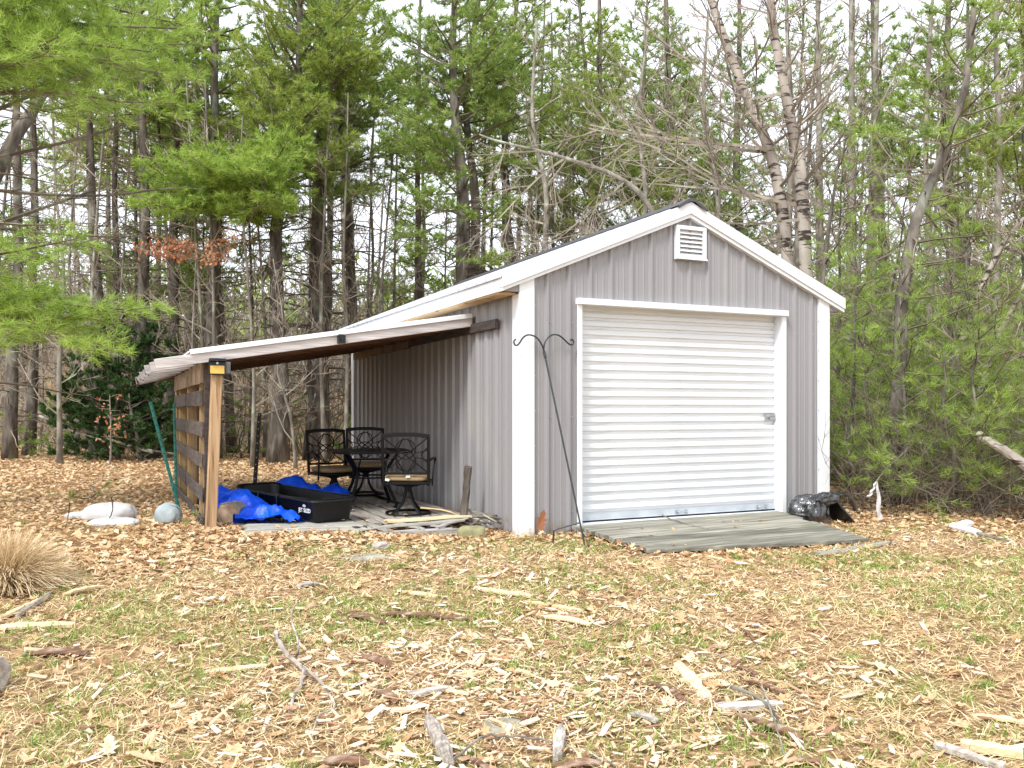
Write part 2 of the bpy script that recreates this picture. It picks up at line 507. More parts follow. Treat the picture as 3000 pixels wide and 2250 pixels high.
# ------------------------------------------------------------------ the ground
def make_ground():
    n = 241
    t = np.linspace(-1, 1, n)
    w = np.sign(t) * (np.abs(t) * 13 + (np.exp(np.abs(t) * 5.3) - 1) * 1.45)
    X, Y = np.meshgrid(w, w, indexing='ij')
    X = X - .5
    Z = gh(X, Y) + .012 * np.sin(X * 9.1 + Y * 3) * np.sin(Y * 7.7 - X * 2)
    mb = MB()
    mb.grid(np.stack([X, Y, Z], -1).reshape(-1, 3), n, n)
    o = mb.build('ground', 'ground', smooth=True)
    tag(o, 'ground of the yard covered in dry grass and fallen leaves', kind='structure')


make_ground()

# ------------------------------------------------------------------ the shed
W_, L_, SL, AX, AZ = 3.68, 5.96, .413, 1.84, 3.20


def roof_z(x):
    return AZ - SL * abs(x - AX)


shed = thing('storage_shed', (0, 0, 0), 'grey metal shed with white trim, gable vent and white roll-up door', 'shed')
PITCH = .2286


def rib_profile(a, b, phase):
    """break points (position, height) of ribbed sheet metal between a and b"""
    pts = [(a, None), (b, None)]
    n0 = int(math.floor((a - phase) / PITCH)) - 1
    k = n0
    ribs = []
    while phase + k * PITCH < b + PITCH:
        c = phase + k * PITCH
        ribs += [(c - .027, 0), (c - .010, .026), (c + .010, .026), (c + .027, 0)]
        for q in (.078, .150):
            ribs += [(c + q - .011, 0), (c + q - .004, .0050), (c + q + .004, .0050), (c + q + .011, 0)]
        k += 1
    xs = np.array([r[0] for r in ribs]); hs = np.array([r[1] for r in ribs])
    inner = [(x, h) for x, h in ribs if a < x < b]
    return [(a, float(np.interp(a, xs, hs)))] + inner + [(b, float(np.interp(b, xs, hs)))]


def sheet(prof, place, zb, zt):
    """vertical strips following the profile; place(s, h, z) gives the point"""
    mb = MB()
    V = []; F = []
    for (s0, h0), (s1, h1) in zip(prof[:-1], prof[1:]):
        m_ = (s0 + s1) / 2
        b0 = zb(m_)
        i = len(V)
        V += [place(s0, h0, b0), place(s1, h1, b0), place(s1, h1, zt(s1)), place(s0, h0, zt(s0))]
        F.append([i, i + 1, i + 2, i + 3])
    mb.add(V, F)
    return mb


DX0, DX1, DZ1 = .615, 3.05, 2.165
cuts = [.02, .949, 1.864, 2.778, W_ - .02]
for a, b in zip(cuts[:-1], cuts[1:]):
    pr = rib_profile(a, b, .035)
    for e in (DX0, DX1):
        if a < e < b:
            xs = [p[0] for p in pr]
            h = float(np.interp(e, xs, [p[1] for p in pr]))
            pr = sorted(pr + [(e, h)])
    mb = sheet(pr, lambda s, h, z: (s, -h, z), lambda m_: DZ1 if DX0 < m_ < DX1 else gh(m_, 0) - .05, lambda x: roof_z(x) - .07)
    mb.build('wall_panel', 'siding', shed)
# left side wall, seven sheets
nside = 7
for k in range(nside):
    a = .02 + k * (L_ - .04) / nside; b = .02 + (k + 1) * (L_ - .04) / nside
    mb = sheet(rib_profile(a, b, .085), lambda s, h, z: (-h, s, z), lambda m_: -.05, lambda x: 2.235)
    mb.build('wall_panel', 'siding', shed)
# right and back walls
mb = sheet(rib_profile(.02, L_ - .02, .1), lambda s, h, z: (W_ + h, s, z), lambda m_: -.05, lambda x: 2.235)
mb.build('side_wall', 'siding', shed)
mb = sheet(rib_profile(.02, W_ - .02, .1) if False else sorted(rib_profile(.02, W_ - .02, .1) + [(AX, 0)]),
           lambda s, h, z: (s, L_ + h, z), lambda m_: -.05, lambda x: roof_z(x) - .07)
mb.build('back_wall', 'siding', shed)

# screws in the sheets: tiny, joined
mb = MB()
for z in (.22, 1.10, 1.98):
    for k in range(16):
        x = .035 + k * PITCH + .03
        if z < DZ1 and DX0 - .05 < x < DX1 + .05: continue
        if x < W_ - .13 and x > .13: mb.box((x, -.006, z), (.014, .014, .014), tint=.3)
    for k in range(26):
        y = .085 + k * PITCH + .03
        if y < L_: mb.box((-.006, y, z), (.014, .014, .014), tint=.3)
for k in range(7):
    for x in (.13, W_ - .13):
        mb.box((x, -.033, .2 + k * .32), (.010, .006, .010), tint=.3)
tag(mb.build('screws', 'galv', shed), kind='stuff')

# corner trims (an L: front leaf and side leaf)
for x0, sgn in ((0, 1), (W_, -1)):
    mb = MB()
    h = roof_z(0.0) - .07
    for (xa, xb, fa, fb) in [(x0 - sgn * .028, x0 + sgn * .122, 0, 0)]:
        za = roof_z(xa) - .075; zb_ = roof_z(xb) - .075
        g0 = -.05
        V = [(xa, -.030, g0), (xb, -.030, g0), (xb, -.030, zb_), (xa, -.030, za),
             (xa, -.026 + .004, g0), (xb, -.002, g0), (xb, -.002, zb_), (xa, -.002, za)]
        mb.add(V, [[0, 1, 2, 3], [1, 5, 6, 2], [4, 0, 3, 7], [3, 2, 6, 7]] if sgn > 0 else [[1, 0, 3, 2], [5, 1, 2, 6], [0, 4, 7, 3], [2, 3, 7, 6]])
    mb.box((x0 - sgn * .029, .045, 1.07), (.006, .147, 2.3))
    mb.build('corner_trim', 'trim_low', shed)
mb = MB(); mb.box((-.028, L_ - .05, 1.07), (.006, .13, 2.3)); mb.box((.03, L_ + .028, 1.07), (.12, .006, 2.3))
mb.build('corner_trim', 'trim_low', shed)

# rake boards on the gable: broad fascia, thin drip below it
X0, X1 = -.215, 2 * AX + .215
for sgn, xe in ((-1, X0), (1, X1)):
    def zt(x, d=0.0): return roof_z(x) + .028 - d
    mb = MB()
    for d0, d1, ya, yb in ((0.0, .112, -.075, -.0), (.119, .150, -.060, -.0)):
        xa, xb = (xe, AX) if sgn < 0 else (AX, xe)
        if d0 > .1: xa, xb = (xe + .0, AX) if sgn < 0 else (AX, xe)
        q = [(xa, zt(xa, d1)), (xb, zt(xb, d1)), (xb, zt(xb, d0)), (xa, zt(xa, d0))]
        V = [(x, ya, z) for x, z in q] + [(x, yb, z) for x, z in q]
        mb.add(V, [[0, 1, 2, 3], [7, 6, 5, 4], [0, 4, 5, 1], [3, 2, 6, 7], [0, 3, 7, 4], [1, 5, 6, 2]])
    # recessed strip between them
    xa, xb = (xe, AX) if sgn < 0 else (AX, xe)
    q = [(xa, zt(xa, .121)), (xb, zt(xb, .121)), (xb, zt(xb, .110)), (xa, zt(xa, .110))]
    mb.add([(x, -.058, z) for x, z in q], [[0, 1, 2, 3]])
    mb.build('rake_trim', 'white_trim', shed)
# seam in the left rake board: an overlapping second length
mb = MB()
xa, xb = .62, AX - .62
q = [(X0 - .002, .114), (1.18, .114), (1.18, -.002), (X0 - .002, -.002)]
V = [(x, -.078, roof_z(x) + .028 - d) for x, d in q] + [(x, -.0755, roof_z(x) + .028 - d) for x, d in q]
mb.add(V, [[0, 1, 2, 3], [1, 5, 6, 2], [3, 2, 6, 7], [0, 4, 5, 1]])
mb.build('rake_trim', 'white_trim', shed)

# eaves: white fascia along the side, raw wooden soffit under it
for x, sg in ((X0 + .012, -1), (X1 - .012, 1)):
    zt_ = roof_z(x) + .0
    mb = MB(); mb.box((x, L_ / 2 - .0, zt_ - .062), (.018, L_ + .02, .118)); mb.build('eave_fascia', 'white_trim', shed)
    mb = MB(); xm = (x + (-.03 if sg < 0 else W_ + .03)) / 2
    mb.box((xm - .002 * sg, L_ / 2 + .02, zt_ - .128), (abs(x - (-.03 if sg < 0 else W_ + .03)) - .014, L_ - .02, .014)); mb.build('soffit', 'raw_wood' if sg < 0 else 'white_trim', shed)
    mb = MB()   # little gable-end return
    xi = -.031 if sg < 0 else W_ + .031
    q = [(x, zt_ - .12), (xi, zt_ - .12), (xi, roof_z(xi) - .10), (x, roof_z(x) - .10)]
    V = [(a, -.02, b) for a, b in q] + [(a, .0, b) for a, b in q]
    mb.add(V, [[0, 1, 2, 3], [4, 7, 6, 5], [0, 4, 5, 1]]); mb.build('eave_return', 'siding', shed)

# roof sheets, seven a side, ribbed; ridge cap
for sg in (-1, 1):
    xe = X0 - .012 if sg < 0 else X1 + .012
    ya, yb = -.066, L_ + .08
    for k in range(7):
        a = ya + k * (yb - ya) / 7; b = ya + (k + 1) * (yb - ya) / 7
        pr = rib_profile(a, b, .06)
        V = []; F = []
        for (s, h) in pr:
            for x in (xe, AX):
                V.append((x, s, roof_z(x) + .012 + h)); 
        for s, h in pr:
            V.append((xe, s, roof_z(xe) + .004))
        n = len(pr)
        for i in range(n - 1):
            F.append([2 * i, 2 * i + 1, 2 * i + 3, 2 * i + 2])
            F.append([2 * n + i, 2 * i, 2 * i + 2, 2 * n + i + 1])
        MB().add(V, F).build('roof_panel', 'roof_metal', shed)
mb = MB()
q = [(AX - .17, roof_z(AX - .17) + .045), (AX - .03, AZ + .062), (AX + .03, AZ + .062), (AX + .17, roof_z(AX + .17) + .045)]
for (a, b) in zip(q[:-1], q[1:]):
    V = [(a[0], -.095, a[1]), (b[0], -.095, b[1]), (b[0], L_ + .09, b[1]), (a[0], L_ + .09, a[1]),
         (a[0], -.095, a[1] - .035), (b[0], -.095, b[1] - .035)]
    mb.add(V, [[0, 1, 2, 3], [4, 5, 1, 0]])
mb.build('ridge_cap', 'ridge_metal', shed)

# gable vent: frame with sloping louvres
vx, vz, vw, vh = 1.86, 2.825, .36, .335
mb = MB(); f = .036
mb.box((vx - vw / 2 + f / 2, -.030, vz), (f, .05, vh)); mb.box((vx + vw / 2 - f / 2, -.030, vz), (f, .05, vh))
mb.box((vx, -.031, vz + vh / 2 - f / 2), (vw - 2 * f, .05, f)); mb.box((vx, -.031, vz - vh / 2 + f / 2), (vw - 2 * f, .05, f))
mb.box((vx, -.050, vz - vh / 2 + .008), (vw + .012, .03, .016))
vent = mb.build('vent', 'white_trim', shed)
mb = MB(); mb.box((vx, .012, vz), (vw - 2 * f, .004, vh - 2 * f)); mb.build('vent_shade_sheet', 'dark_gap', vent)  # dark sheet stands in for the shade behind the louvres
iz = vh - 2 * f
for k in range(6):
    z = vz - iz / 2 + (k + .5) * iz / 6
    mb = MB(); mb.box((vx, -.024, z), (vw - 2 * f - .004, .054, .006), rot=Matrix.Rotation(R(48), 3, 'X'))
    mb.build('louvre', 'white_trim', vent)

# door frame
mb = MB(); mb.box((DX0 - .022, -.028, 1.06), (.05, .012, 2.22)); mb.box((DX0 + .006, .045, 1.06), (.010, .145, 2.22)); mb.build('door_jamb', 'white_trim', shed)
mb = MB(); mb.box((DX1 + .022, -.028, 1.06), (.05, .012, 2.22)); mb.box((DX1 - .004, .045, 1.06), (.010, .145, 2.22)); mb.build('door_jamb', 'white_trim', shed)
mb = MB(); mb.box(((DX0 + DX1) / 2, -.032, DZ1 + .018), (DX1 - DX0 + .10, .07, .056)); mb.box(((DX0 + DX1) / 2, .05, DZ1 - .002), (DX1 - DX0, .10, .012)); mb.build('door_header', 'white_trim', shed)
mb = MB(); mb.box(((DX0 + DX1) / 2, .055, .028), (DX1 - DX0 - .02, .15, .13)); mb.build('door_sill', 'white_trim', shed)
mb = MB(); mb.box(((DX0 + DX1) / 2, .092, .101), (DX1 - DX0 - .03, .03, .016)); mb.build('door_seal', 'dark_gap', shed)

# roll-up door: 24 corrugations of one curtain
door = thing('roller_door', (0, .1, 0), None, None)
door.parent = shed
yc = .1
zb, ztp = .172, 2.18
NS = 24; hh = (ztp - zb) / NS
prof = [(0, .008), (.10, .008), (.15, 0), (.42, -.003), (.50, -.016), (.90, -.016), (.93, .004), (1.0, .008)]
V = []; F = []
for i, (t, d) in enumerate(prof):
    V += [(DX0 + .012, d, t * hh), (DX1 - .010, d, t * hh)]
    if i: F.append([2 * i - 2, 2 * i - 1, 2 * i + 1, 2 * i])
slat_me = MB().add(V, F).mesh('door_slat', 'door_white')
for k in range(NS):
    o = bpy.data.objects.new('door_slat', slat_me); col.objects.link(o); o.parent = door
    o.location = (0, 0, zb + k * hh)
mb = MB(); mb.box(((DX0 + DX1) / 2, yc - .006, .141), (DX1 - DX0 - .03, .022, .062)); mb.box(((DX0 + DX1) / 2, yc - .02, .114), (DX1 - DX0 - .03, .03, .006))
mb.build('bottom_bar', 'bar_grey', door)
for hx in (1.83, 2.86):
    mb = MB()
    mb.box((hx - .055, yc - .022, .142), (.028, .01, .03)); mb.box((hx + .055, yc - .022, .142), (.028, .01, .03))
    mb.tube([(hx - .055, yc - .03, .142), (hx - .045, yc - .05, .142), (hx + .045, yc - .05, .142), (hx + .055, yc - .03, .142)], .006, 6)
    mb.build('lift_handle', 'galv', door)
mb = MB(); lz = 1.085
mb.box((2.97, yc - .025, lz), (.135, .012, .075)); mb.box((2.93, yc - .036, lz + .012), (.05, .014, .022)); mb.box((2.99, yc - .036, lz - .01), (.075, .016, .02))
mb.tube([(2.90, yc - .04, lz + .02), (3.02, yc - .04, lz + .02)], .006, 6)
mb.build('latch', 'galv', door)

# ------------------------------------------------------------------ ramp of boards at the door
ramp = thing('wooden_ramp', (1.7, -.8, 0), 'weathered grey board ramp leading up to the roll-up door', 'ramp')
tl, tr, br, bl = np.array((.50, -.075, .098)), np.array((2.90, -.09, .112)), np.array((2.60, -1.60, .045)), np.array((.58, -1.24, .045))
r2 = np.random.default_rng(5)
NP = 7
for k in range(NP):
    a, b = k / NP, (k + 1) / NP
    m_ = (a + b) / 2
    l = tl + (bl - tl) * m_; r_ = tr + (br - tr) * m_
    wl_ = np.linalg.norm(bl - tl) / NP; wr_ = np.linalg.norm(br - tr) / NP
    r_ = r_ + np.array((r2.uniform(-.03, .05), 0, 0)); l = l - np.array((r2.uniform(0, .03), 0, 0))
    nm = unit(np.cross(tr - tl, tl - bl))
    l = l + np.array((0, 0, r2.normal(0, .004))); r_ = r_ + np.array((0, 0, r2.normal(0, .005)))
    d = unit(r_ - l)
    mb = MB()
    s_ = unit(np.cross(d, nm))
    n = 10
    V = []
    for i in range(n + 1):
        f_ = i / n
        pc = l + (r_ - l) * f_
        w = (wl_ + (wr_ - wl_) * f_) / 2 - .0065
        jz = r2.normal(0, .0015)
        for sx, sz in ((-1, -1), (-1, .7), (-.93, 1), (.93, 1), (1, .7), (1, -1)):
            V.append(pc + s_ * (w * sx + r2.normal(0, .0015)) + nm * (sz * .016 - .018 + jz + (r2.normal(0, .001))))
    F = [[i * 6 + j, i * 6 + (j + 1) % 6, (i + 1) * 6 + (j + 1) % 6, (i + 1) * 6 + j] for i in range(n) for j in range(6)]
    mb.add(V, F); mb.add(V[:6], [[5, 4, 3, 2, 1, 0]]); mb.add(V[-6:], [[0, 1, 2, 3, 4, 5]])
    mb.build('plank', 'ramp_wood', ramp)
for x in (.66, 1.6, 2.55):
    mb = MB(); mb.bar((x, -.12, .045), (x, -1.2, .0), .045, .07, n=3, wob=.002); mb.build('joist', 'dark_plank', ramp)

# ------------------------------------------------------------------ lean-to roof on the left side
lean = thing('lean_to', (-1.5, 1.0, 0), 'open lean-to roof with grey rafters and white metal sheets on the shed side', 'lean-to')
YR = [1.07, 1.62, 2.16, 2.70, 3.22, 3.74, 4.25, 4.75, 5.25, 5.72]
LS = .165


def lz_(x):       # top of the rafters
    return 2.112 + LS * x


for i, y in enumerate(YR):
    xe = -3.03 - (.02 * (i % 3))
    sk = -.002 * i
    mb = MB()
    mb.bar((xe, y, lz_(xe) - .045 + sk), (-.045, y, lz_(-.045) - .045), .038, .09, up=(0, 0, 1), n=8, wob=.0004, ragged=.006, r=r2)
    mb.build('rafter', 'weathered' if i < 1 else 'rafter_dark', lean)
    if i:   # the tails outside the wall have weathered grey
        mb = MB(); mb.bar((xe - .004, y, lz_(xe - .004) - .045 + sk), (-2.66, y, lz_(-2.66) - .045), .043, .095, n=3, wob=.001, ragged=.006, r=r2)
        mb.build('rafter_tail', 'weathered', lean)
# purlins under the sheets, seen from below
for k, x in enumerate((-2.62, -2.05, -1.45, -.85, -.3)):
    mb = MB(); mb.bar((x, 1.10, lz_(x) + .009), (x, 5.8, lz_(x) + .009), .085, .018, n=4, wob=.001, up=(LS, 0, 1)); mb.build('purlin', 'rafter_dark', lean)
# roof boarding and white metal sheets (6)
for k in range(6):
    a = 1.045 + k * .80; b = a + .80
    mb = MB()
    xa, xb = -2.745, -.05
    pr = [(a, 0)] + [(a + .8 * (j + .5) / 4 + o_, h_) for j in range(4) for o_, h_ in ((-.03, 0), (-.012, .014), (.012, .014), (.03, 0))] + [(b, 0)]
    V = []; F = []
    for s_, h_ in pr:
        for x in (xa, xb): V.append((x, s_, lz_(x) + .028 + h_))
    for s_, h_ in pr:
        for x in (xa, xb): V.append((x, s_, lz_(x) + .0255))
    n = len(pr)
    for i in range(n - 1):
        F += [[2 * i, 2 * i + 1, 2 * i + 3, 2 * i + 2], [2 * n + 2 * i, 2 * n + 2 * i + 2, 2 * n + 2 * i + 3, 2 * n + 2 * i + 1],
              [2 * i, 2 * i + 2, 2 * n + 2 * i + 2, 2 * n + 2 * i]]
    mb.add(V, F)
    mb.build('roof_sheet', 'white_trim', lean)
mb = MB(); mb.bar((-2.748, 1.040, lz_(-2.748) + .020), (-.05, 1.040, lz_(-.05) + .020), .012, .046, up=(0, 0, 1)); mb.build('edge_trim', 'white_trim', lean)
# ledger boards on the shed wall
for (a, b, z) in ((.44, 3.08, 1.99), (3.09, 5.75, 1.965)):
    mb = MB(); mb.bar((-.045, a, z), (-.045, b, z - .01), .038, .09, n=6, wob=.0012, r=r2)
    mb.build('ledger', 'dark_plank' if a < 1 else 'brown_plank', lean)
# front post and two rear posts
mb = MB(); mb.bar((-2.578, 1.0, .06), (-2.520, 1.03, 1.625), .100, .092, up=(1, 0, 0), c=.008, n=10, wob=.0008, r=r2)
post = mb.build('post', 'post_wood', lean)
for y in (3.1, 5.5):
    mb = MB(); mb.bar((-2.54, y, -.02), (-2.54, y, 1.62), .09, .09, up=(1, 0, 0), c=.006, n=4, wob=.001, r=r2); mb.build('post', 'upright', lean)

# pallet wall between the posts
pal = thing('pallet_wall', (-2.60, 2.9, 0), 'slatted wall of old pallets beside the pine post under the rafters', 'slatted wall')
for (z, h, m_, tilt) in ((1.575, .10, 'brown_plank', .0), (1.475, .135, 'brown_plank', -.01), (1.275, .145, 'dark_plank', -.012), (.99, .135, 'dark_plank', -.005), (.70, .125, 'dark_plank', .02), (.40, .13, 'dark_plank', .03), (.13, .14, 'dark_plank', .02)):
    for a, b in ((1.12, 2.98), (3.0, 4.85)):
        mb = MB(); dz = tilt if a > 2 else 0
        mb.bar((-2.632 + r2.normal(0, .002), a, z + dz * .3), (-2.632, b, z + dz * .3 + tilt * .5), .019, h, up=(0, 0, 1), n=6, wob=.0012, ragged=.005, r=r2)
        mb.build('slat', m_, pal)
for y, w in ((1.13, .04), (1.60, .045), (2.96, .045), (3.03, .045), (4.3, .045), (4.83, .045)):
    mb = MB(); mb.bar((-2.572, y, .03), (-2.572, y, 1.60), w, .095, up=(1, 0, 0), n=5, wob=.001, r=r2); mb.build('upright', 'upright' if y > 1.2 else 'dark_plank', pal)

# solar lamp on the post, small camera on the rafter
sl_ = thing('solar_light', (-2.53, .965, 1.54), 'black solar wall lamp with amber panel at the top of the wooden post', 'solar light')
c0 = np.array((-2.53, .93, 1.545))
mb = MB(); mb.box(c0 + (0, .02, .0), (.135, .035, .135)); mb.box(c0 + (0, -.01, .058), (.142, .07, .022), rot=Matrix.Rotation(R(-12), 3, 'X')); mb.build('housing', 'black_plastic', sl_)
mb = MB(); mb.box(c0 + (0, -.005, -.022), (.118, .012, .07)); mb.build('amber_panel', 'solar', sl_)
mb = MB(); mb.tube([c0 + (0, -.001, .034), c0 + (0, -.014, .034)], .010, 12); mb.build('sensor', 'tag_white', sl_)
mb = MB(); mb.box(c0 + (0, -.03, .074), (.10, .05, .006), rot=Matrix.Rotation(R(-12), 3, 'X')); mb.build('solar_cell', 'galv', sl_)
pb = MB(); pb.box((-2.435, .975, 1.545), (.042, .03, .10)); pb.box((-2.435, .958, 1.545), (.026, .006, .08)); tag(pb.build('plastic_holder', 'clear_plastic', origin=(-2.435, .975, 1.495)), 'small clear grey plastic holder fixed right of the solar lamp', 'holder')
mb = MB(); cx_, cz_ = -1.40, 1.835
mb.box((cx_, 1.02, cz_), (.070, .055, .075)); mb.tube([(cx_, .995, cz_ + .008), (cx_, .980, cz_ + .008)], .022, 14); mb.box((cx_, 1.03, cz_ + .042), (.05, .03, .012))
tag(mb.build('trail_camera', 'black_plastic', origin=(cx_, 1.04, cz_)), 'small black box camera clipped to the front rafter of the lean-to', 'camera')


# ------------------------------------------------------------------ pallet deck under the lean-to
def gp(u, v, h=0.0):
    """point of the ground seen at (u, v) of the 2212 px wide photograph"""
    r = FW + (u - 1106) / FPX * RT - (v - 881.2) / FPX * np.array([0, 0, 1.0])
    z = 0.0
    for _ in range(12):
        t = (z + h - CAM[2]) / r[2]
        p = CAM + t * r
        z = float(gh(p[0], p[1]))
    return np.array((p[0], p[1], z + h))


deck = thing('pallet_deck', (-1.2, 2.0, 0), 'floor of grey wooden pallets laid under the lean-to roof', 'pallet floor')
r3 = np.random.default_rng(11)
x = -2.30
while x < -.14:
    w = .088
    for a, b in ((1.0, 2.25), (2.28, 3.5), (3.53, 4.7)):
        if r3.random() < .04 and x > -1.2: continue
        zt = .098 + r3.normal(0, .0025)
        mb = MB(); mb.bar((x + r3.normal(0, .004), a + r3.uniform(0, .04) - (.25 if a == 1.0 and x > -1.35 else 0), zt), (x + r3.normal(0, .004), b, zt + r3.normal(0, .003)), w, .018, n=4, wob=.001, ragged=.004, r=r3)
        mb.build('deck_slat', 'weathered_y', deck)
    x += .118
for y in (1.05, 1.65, 2.2, 2.35, 2.9, 3.45, 3.6, 4.1, 4.65):
    for a, b in ((-2.34, -1.24), (-1.2, -.1)):
        mb = MB(); mb.bar((a, y, .045), (b, y, .045), .035, .085, n=3, wob=.001); mb.build('stringer', 'dark_plank', deck)
# wide grey planks along the front, left half
for k, (y, z) in enumerate(((.60, .110), (.735, .118), (.865, .122), (.99, .122))):
    mb = MB(); mb.bar((-2.33 + .02 * k, y, z), (-1.33 + r3.uniform(-.02, .05), y - .01, z - .022), .128, .018, n=9, wob=.0015, ragged=.012, r=r3)
    mb.build('front_plank', 'deck_grey', deck)
for xx in (-2.30, -1.72, -1.36):
    mb = MB(); mb.bar((xx, .55, .062), (xx, 1.2, .062), .05, .085, n=3, wob=.002, ragged=.006); mb.build('stringer', 'dark_plank', deck)
mb = MB(); mb.bar((-1.66, .50, .055), (-1.27, .53, .092), .05, .022, n=4, wob=.003, ragged=.012, taper=.6); mb.build('broken_slat', 'deck_grey', deck)
# right half: split and broken front boards
for (a, b, w, t, m_) in (((-1.26, .43, .038), (-.36, .37, .030), .05, .07, 'deck_grey'), ((-1.24, .62, .085), (-.30, .66, .10), .10, .02, 'deck_grey'),
                      ((-1.02, .80, .118), (-.20, .76, .125), .13, .02, 'chip_cream'), ((-.62, .50, .07), (-.22, .74, .11), .06, .018, 'weathered'),
                      ((-1.3, .52, .05), (-.5, .50, .05), .09, .02, 'weathered')):
    mb = MB(); mb.bar(a, b, w, t, n=7, wob=.003, ragged=.015, r=r3); mb.build('broken_slat', m_, deck)
for xx, tw in ((-1.22, .12), (-.95, .2), (-.72, .16)):
    mb = MB(); mb.bar((xx, .78, .10), (xx + tw, .50, .062), .10, .016, n=4, wob=.004, ragged=.02, taper=.8, r=r3); mb.build('broken_slat', 'weathered_y', deck)


# ------------------------------------------------------------------ swivel chairs and table
def ring(c, rad, n=28, z=0.0, sq=0.0):
    a = np.linspace(0, 2 * math.pi, n + 1)
    return np.stack([c[0] + rad * np.cos(a), c[1] + rad * np.sin(a), np.full(n + 1, c[2] + z)], 1)


def make_chair(loc, label):
    t = thing('swivel_chair', loc, label, 'patio chair', 'black metal swivel chairs round the patio table')
    L = np.array(loc)
    P = lambda *q: L + np.array(q, float)
    sw, sz = .225, .335           # half width, seat height
    mb = MB(); rg = ring(L, .222, 30, .012); mb.tube(rg, .013, 6, cap=False); mb.build('base_ring', 'black_metal', t)
    for k in range(4):
        a = R(45 + 90 * k); ca, sa = math.cos(a), math.sin(a)
        pts = [P(ca * .205, sa * .205, .015), P(ca * .16, sa * .16, .035), P(ca * .10, sa * .10, .085), P(ca * .055, sa * .055, .16), P(ca * .035, sa * .035, .235)]
        mb = MB(); mb.tube(cr_path(pts, 10), .0135, 6); mb.build('base_leg', 'black_metal', t)
    mb = MB(); mb.tube([P(0, 0, .22), P(0, 0, .275)], .038, 14); mb.tube([P(0, 0, .272), P(0, 0, .288)], .06, 14); mb.build('hub', 'black_metal', t)
    mb = MB()
    mb.tube([P(-.17, -.12, .315), P(-.09, -.05, .29), P(.09, -.05, .29), P(.17, -.12, .315)], .009, 6)
    mb.tube([P(-.17, .14, .315), P(-.09, .05, .29), P(.09, .05, .29), P(.17, .14, .315)], .009, 6)
    mb.build('spring_plate', 'black_metal', t)
    mb = MB()
    for a, b in (((-sw, -.2), (sw, -.2)), ((sw, -.2), (sw, .2)), ((sw, .2), (-sw, .2)), ((-sw, .2), (-sw, -.2))):
        mb.bar(P(*a, sz - .012), P(*b, sz - .012), .022, .026)
    mb.box(P(0, 0, sz - .006), (.42, .38, .006))
    mb.build('seat_frame', 'black_metal', t)
    # cushion, rounded
    nu, nv = 22, 14
    th = np.linspace(0, 2 * math.pi, nu); ph = np.linspace(-math.pi / 2, math.pi / 2, nv)
    TH, PH = np.meshgrid(th, ph, indexing='ij')
    se = lambda v, e: np.sign(v) * np.abs(v) ** e
    X = .222 * se(np.cos(TH), .32) * np.abs(np.cos(PH)) ** .35; Y = .205 * se(np.sin(TH), .32) * np.abs(np.cos(PH)) ** .35
    Z = .036 * se(np.sin(PH), .7) * (1 - .0 * X) + .036 + sz + .004 * np.sin(X * 40) * np.cos(Y * 33)
    mb = MB(); mb.grid(np.stack([X, Y, Z], -1).reshape(-1, 3) + L, nu, nv); mb.build('cushion', 'cushion', t, smooth=True)
    # back frame, leaning back (the chair looks along +y)
    def B(x_, h): return P(x_, -.205 - (h - .3) * .13, h)
    wt, wb = .228, .222
    mb = MB()
    mb.bar(B(-wb, .30), B(-wt, .80), .028, .022, up=(0, 1, 0)); mb.bar(B(wb, .30), B(wt, .80), .028, .022, up=(0, 1, 0))
    tp = [B(-wt - .012, .795), B(-.1, .812), B(.1, .812), B(wt + .012, .795)]
    for a, b in zip(tp[:-1], tp[1:]): mb.bar(a, b, .040, .022, up=(0, 1, 0))
    mb.bar(B(-wb, .425), B(wb, .425), .024, .018, up=(0, 1, 0))
    mb.build('back_frame', 'black_metal', t)
    mb = MB()
    z0, z1, w = .437, .775, .212
    zc = (z0 + z1) / 2
    mb.tube([B(-w, z0), B(w, z1)], .0065, 5); mb.tube([B(w, z0), B(-w, z1)], .0065, 5)
    for rr, dz in ((.098, .06), (.098, -.06)):
        mb.tube([B(rr * math.cos(a), zc + dz + rr * math.sin(a)) for a in np.linspace(0, 2 * math.pi, 25)], .0065, 5, cap=False)
    for sg in (-1, 1):
        mb.tube([B(sg * w, zc + .05), B(sg * .10, zc + .02), B(sg * .02, zc + .17)], .0065, 5)
        mb.tube([B(sg * w, zc - .05), B(sg * .10, zc - .02), B(sg * .02, zc - .17)], .0065, 5)
        mb.tube(cr_path([B(sg * w, zc - .07), B(sg * .155, zc), B(sg * w, zc + .07)], 7), .0065, 5)
    mb.build('back_lattice', 'black_metal', t)
    for sg in (-1, 1):
        pts = [P(sg * .238, -.24, .555), P(sg * .262, -.10, .572), P(sg * .266, .05, .568), P(sg * .262, .16, .545), P(sg * .250, .19, .49), P(sg * .240, .15, .40), P(sg * .234, .13, .27)]
        q = cr_path(pts, 16)
        mb = MB()
        for a, b in zip(q[:-1], q[1:]): mb.bar(a, b + (b - a) * .1, .030, .014, up=(1, 0, 0) if a[2] < L[2] + .54 else (0, 0, 1))
        mb.build('armrest', 'black_metal', t)
    return t


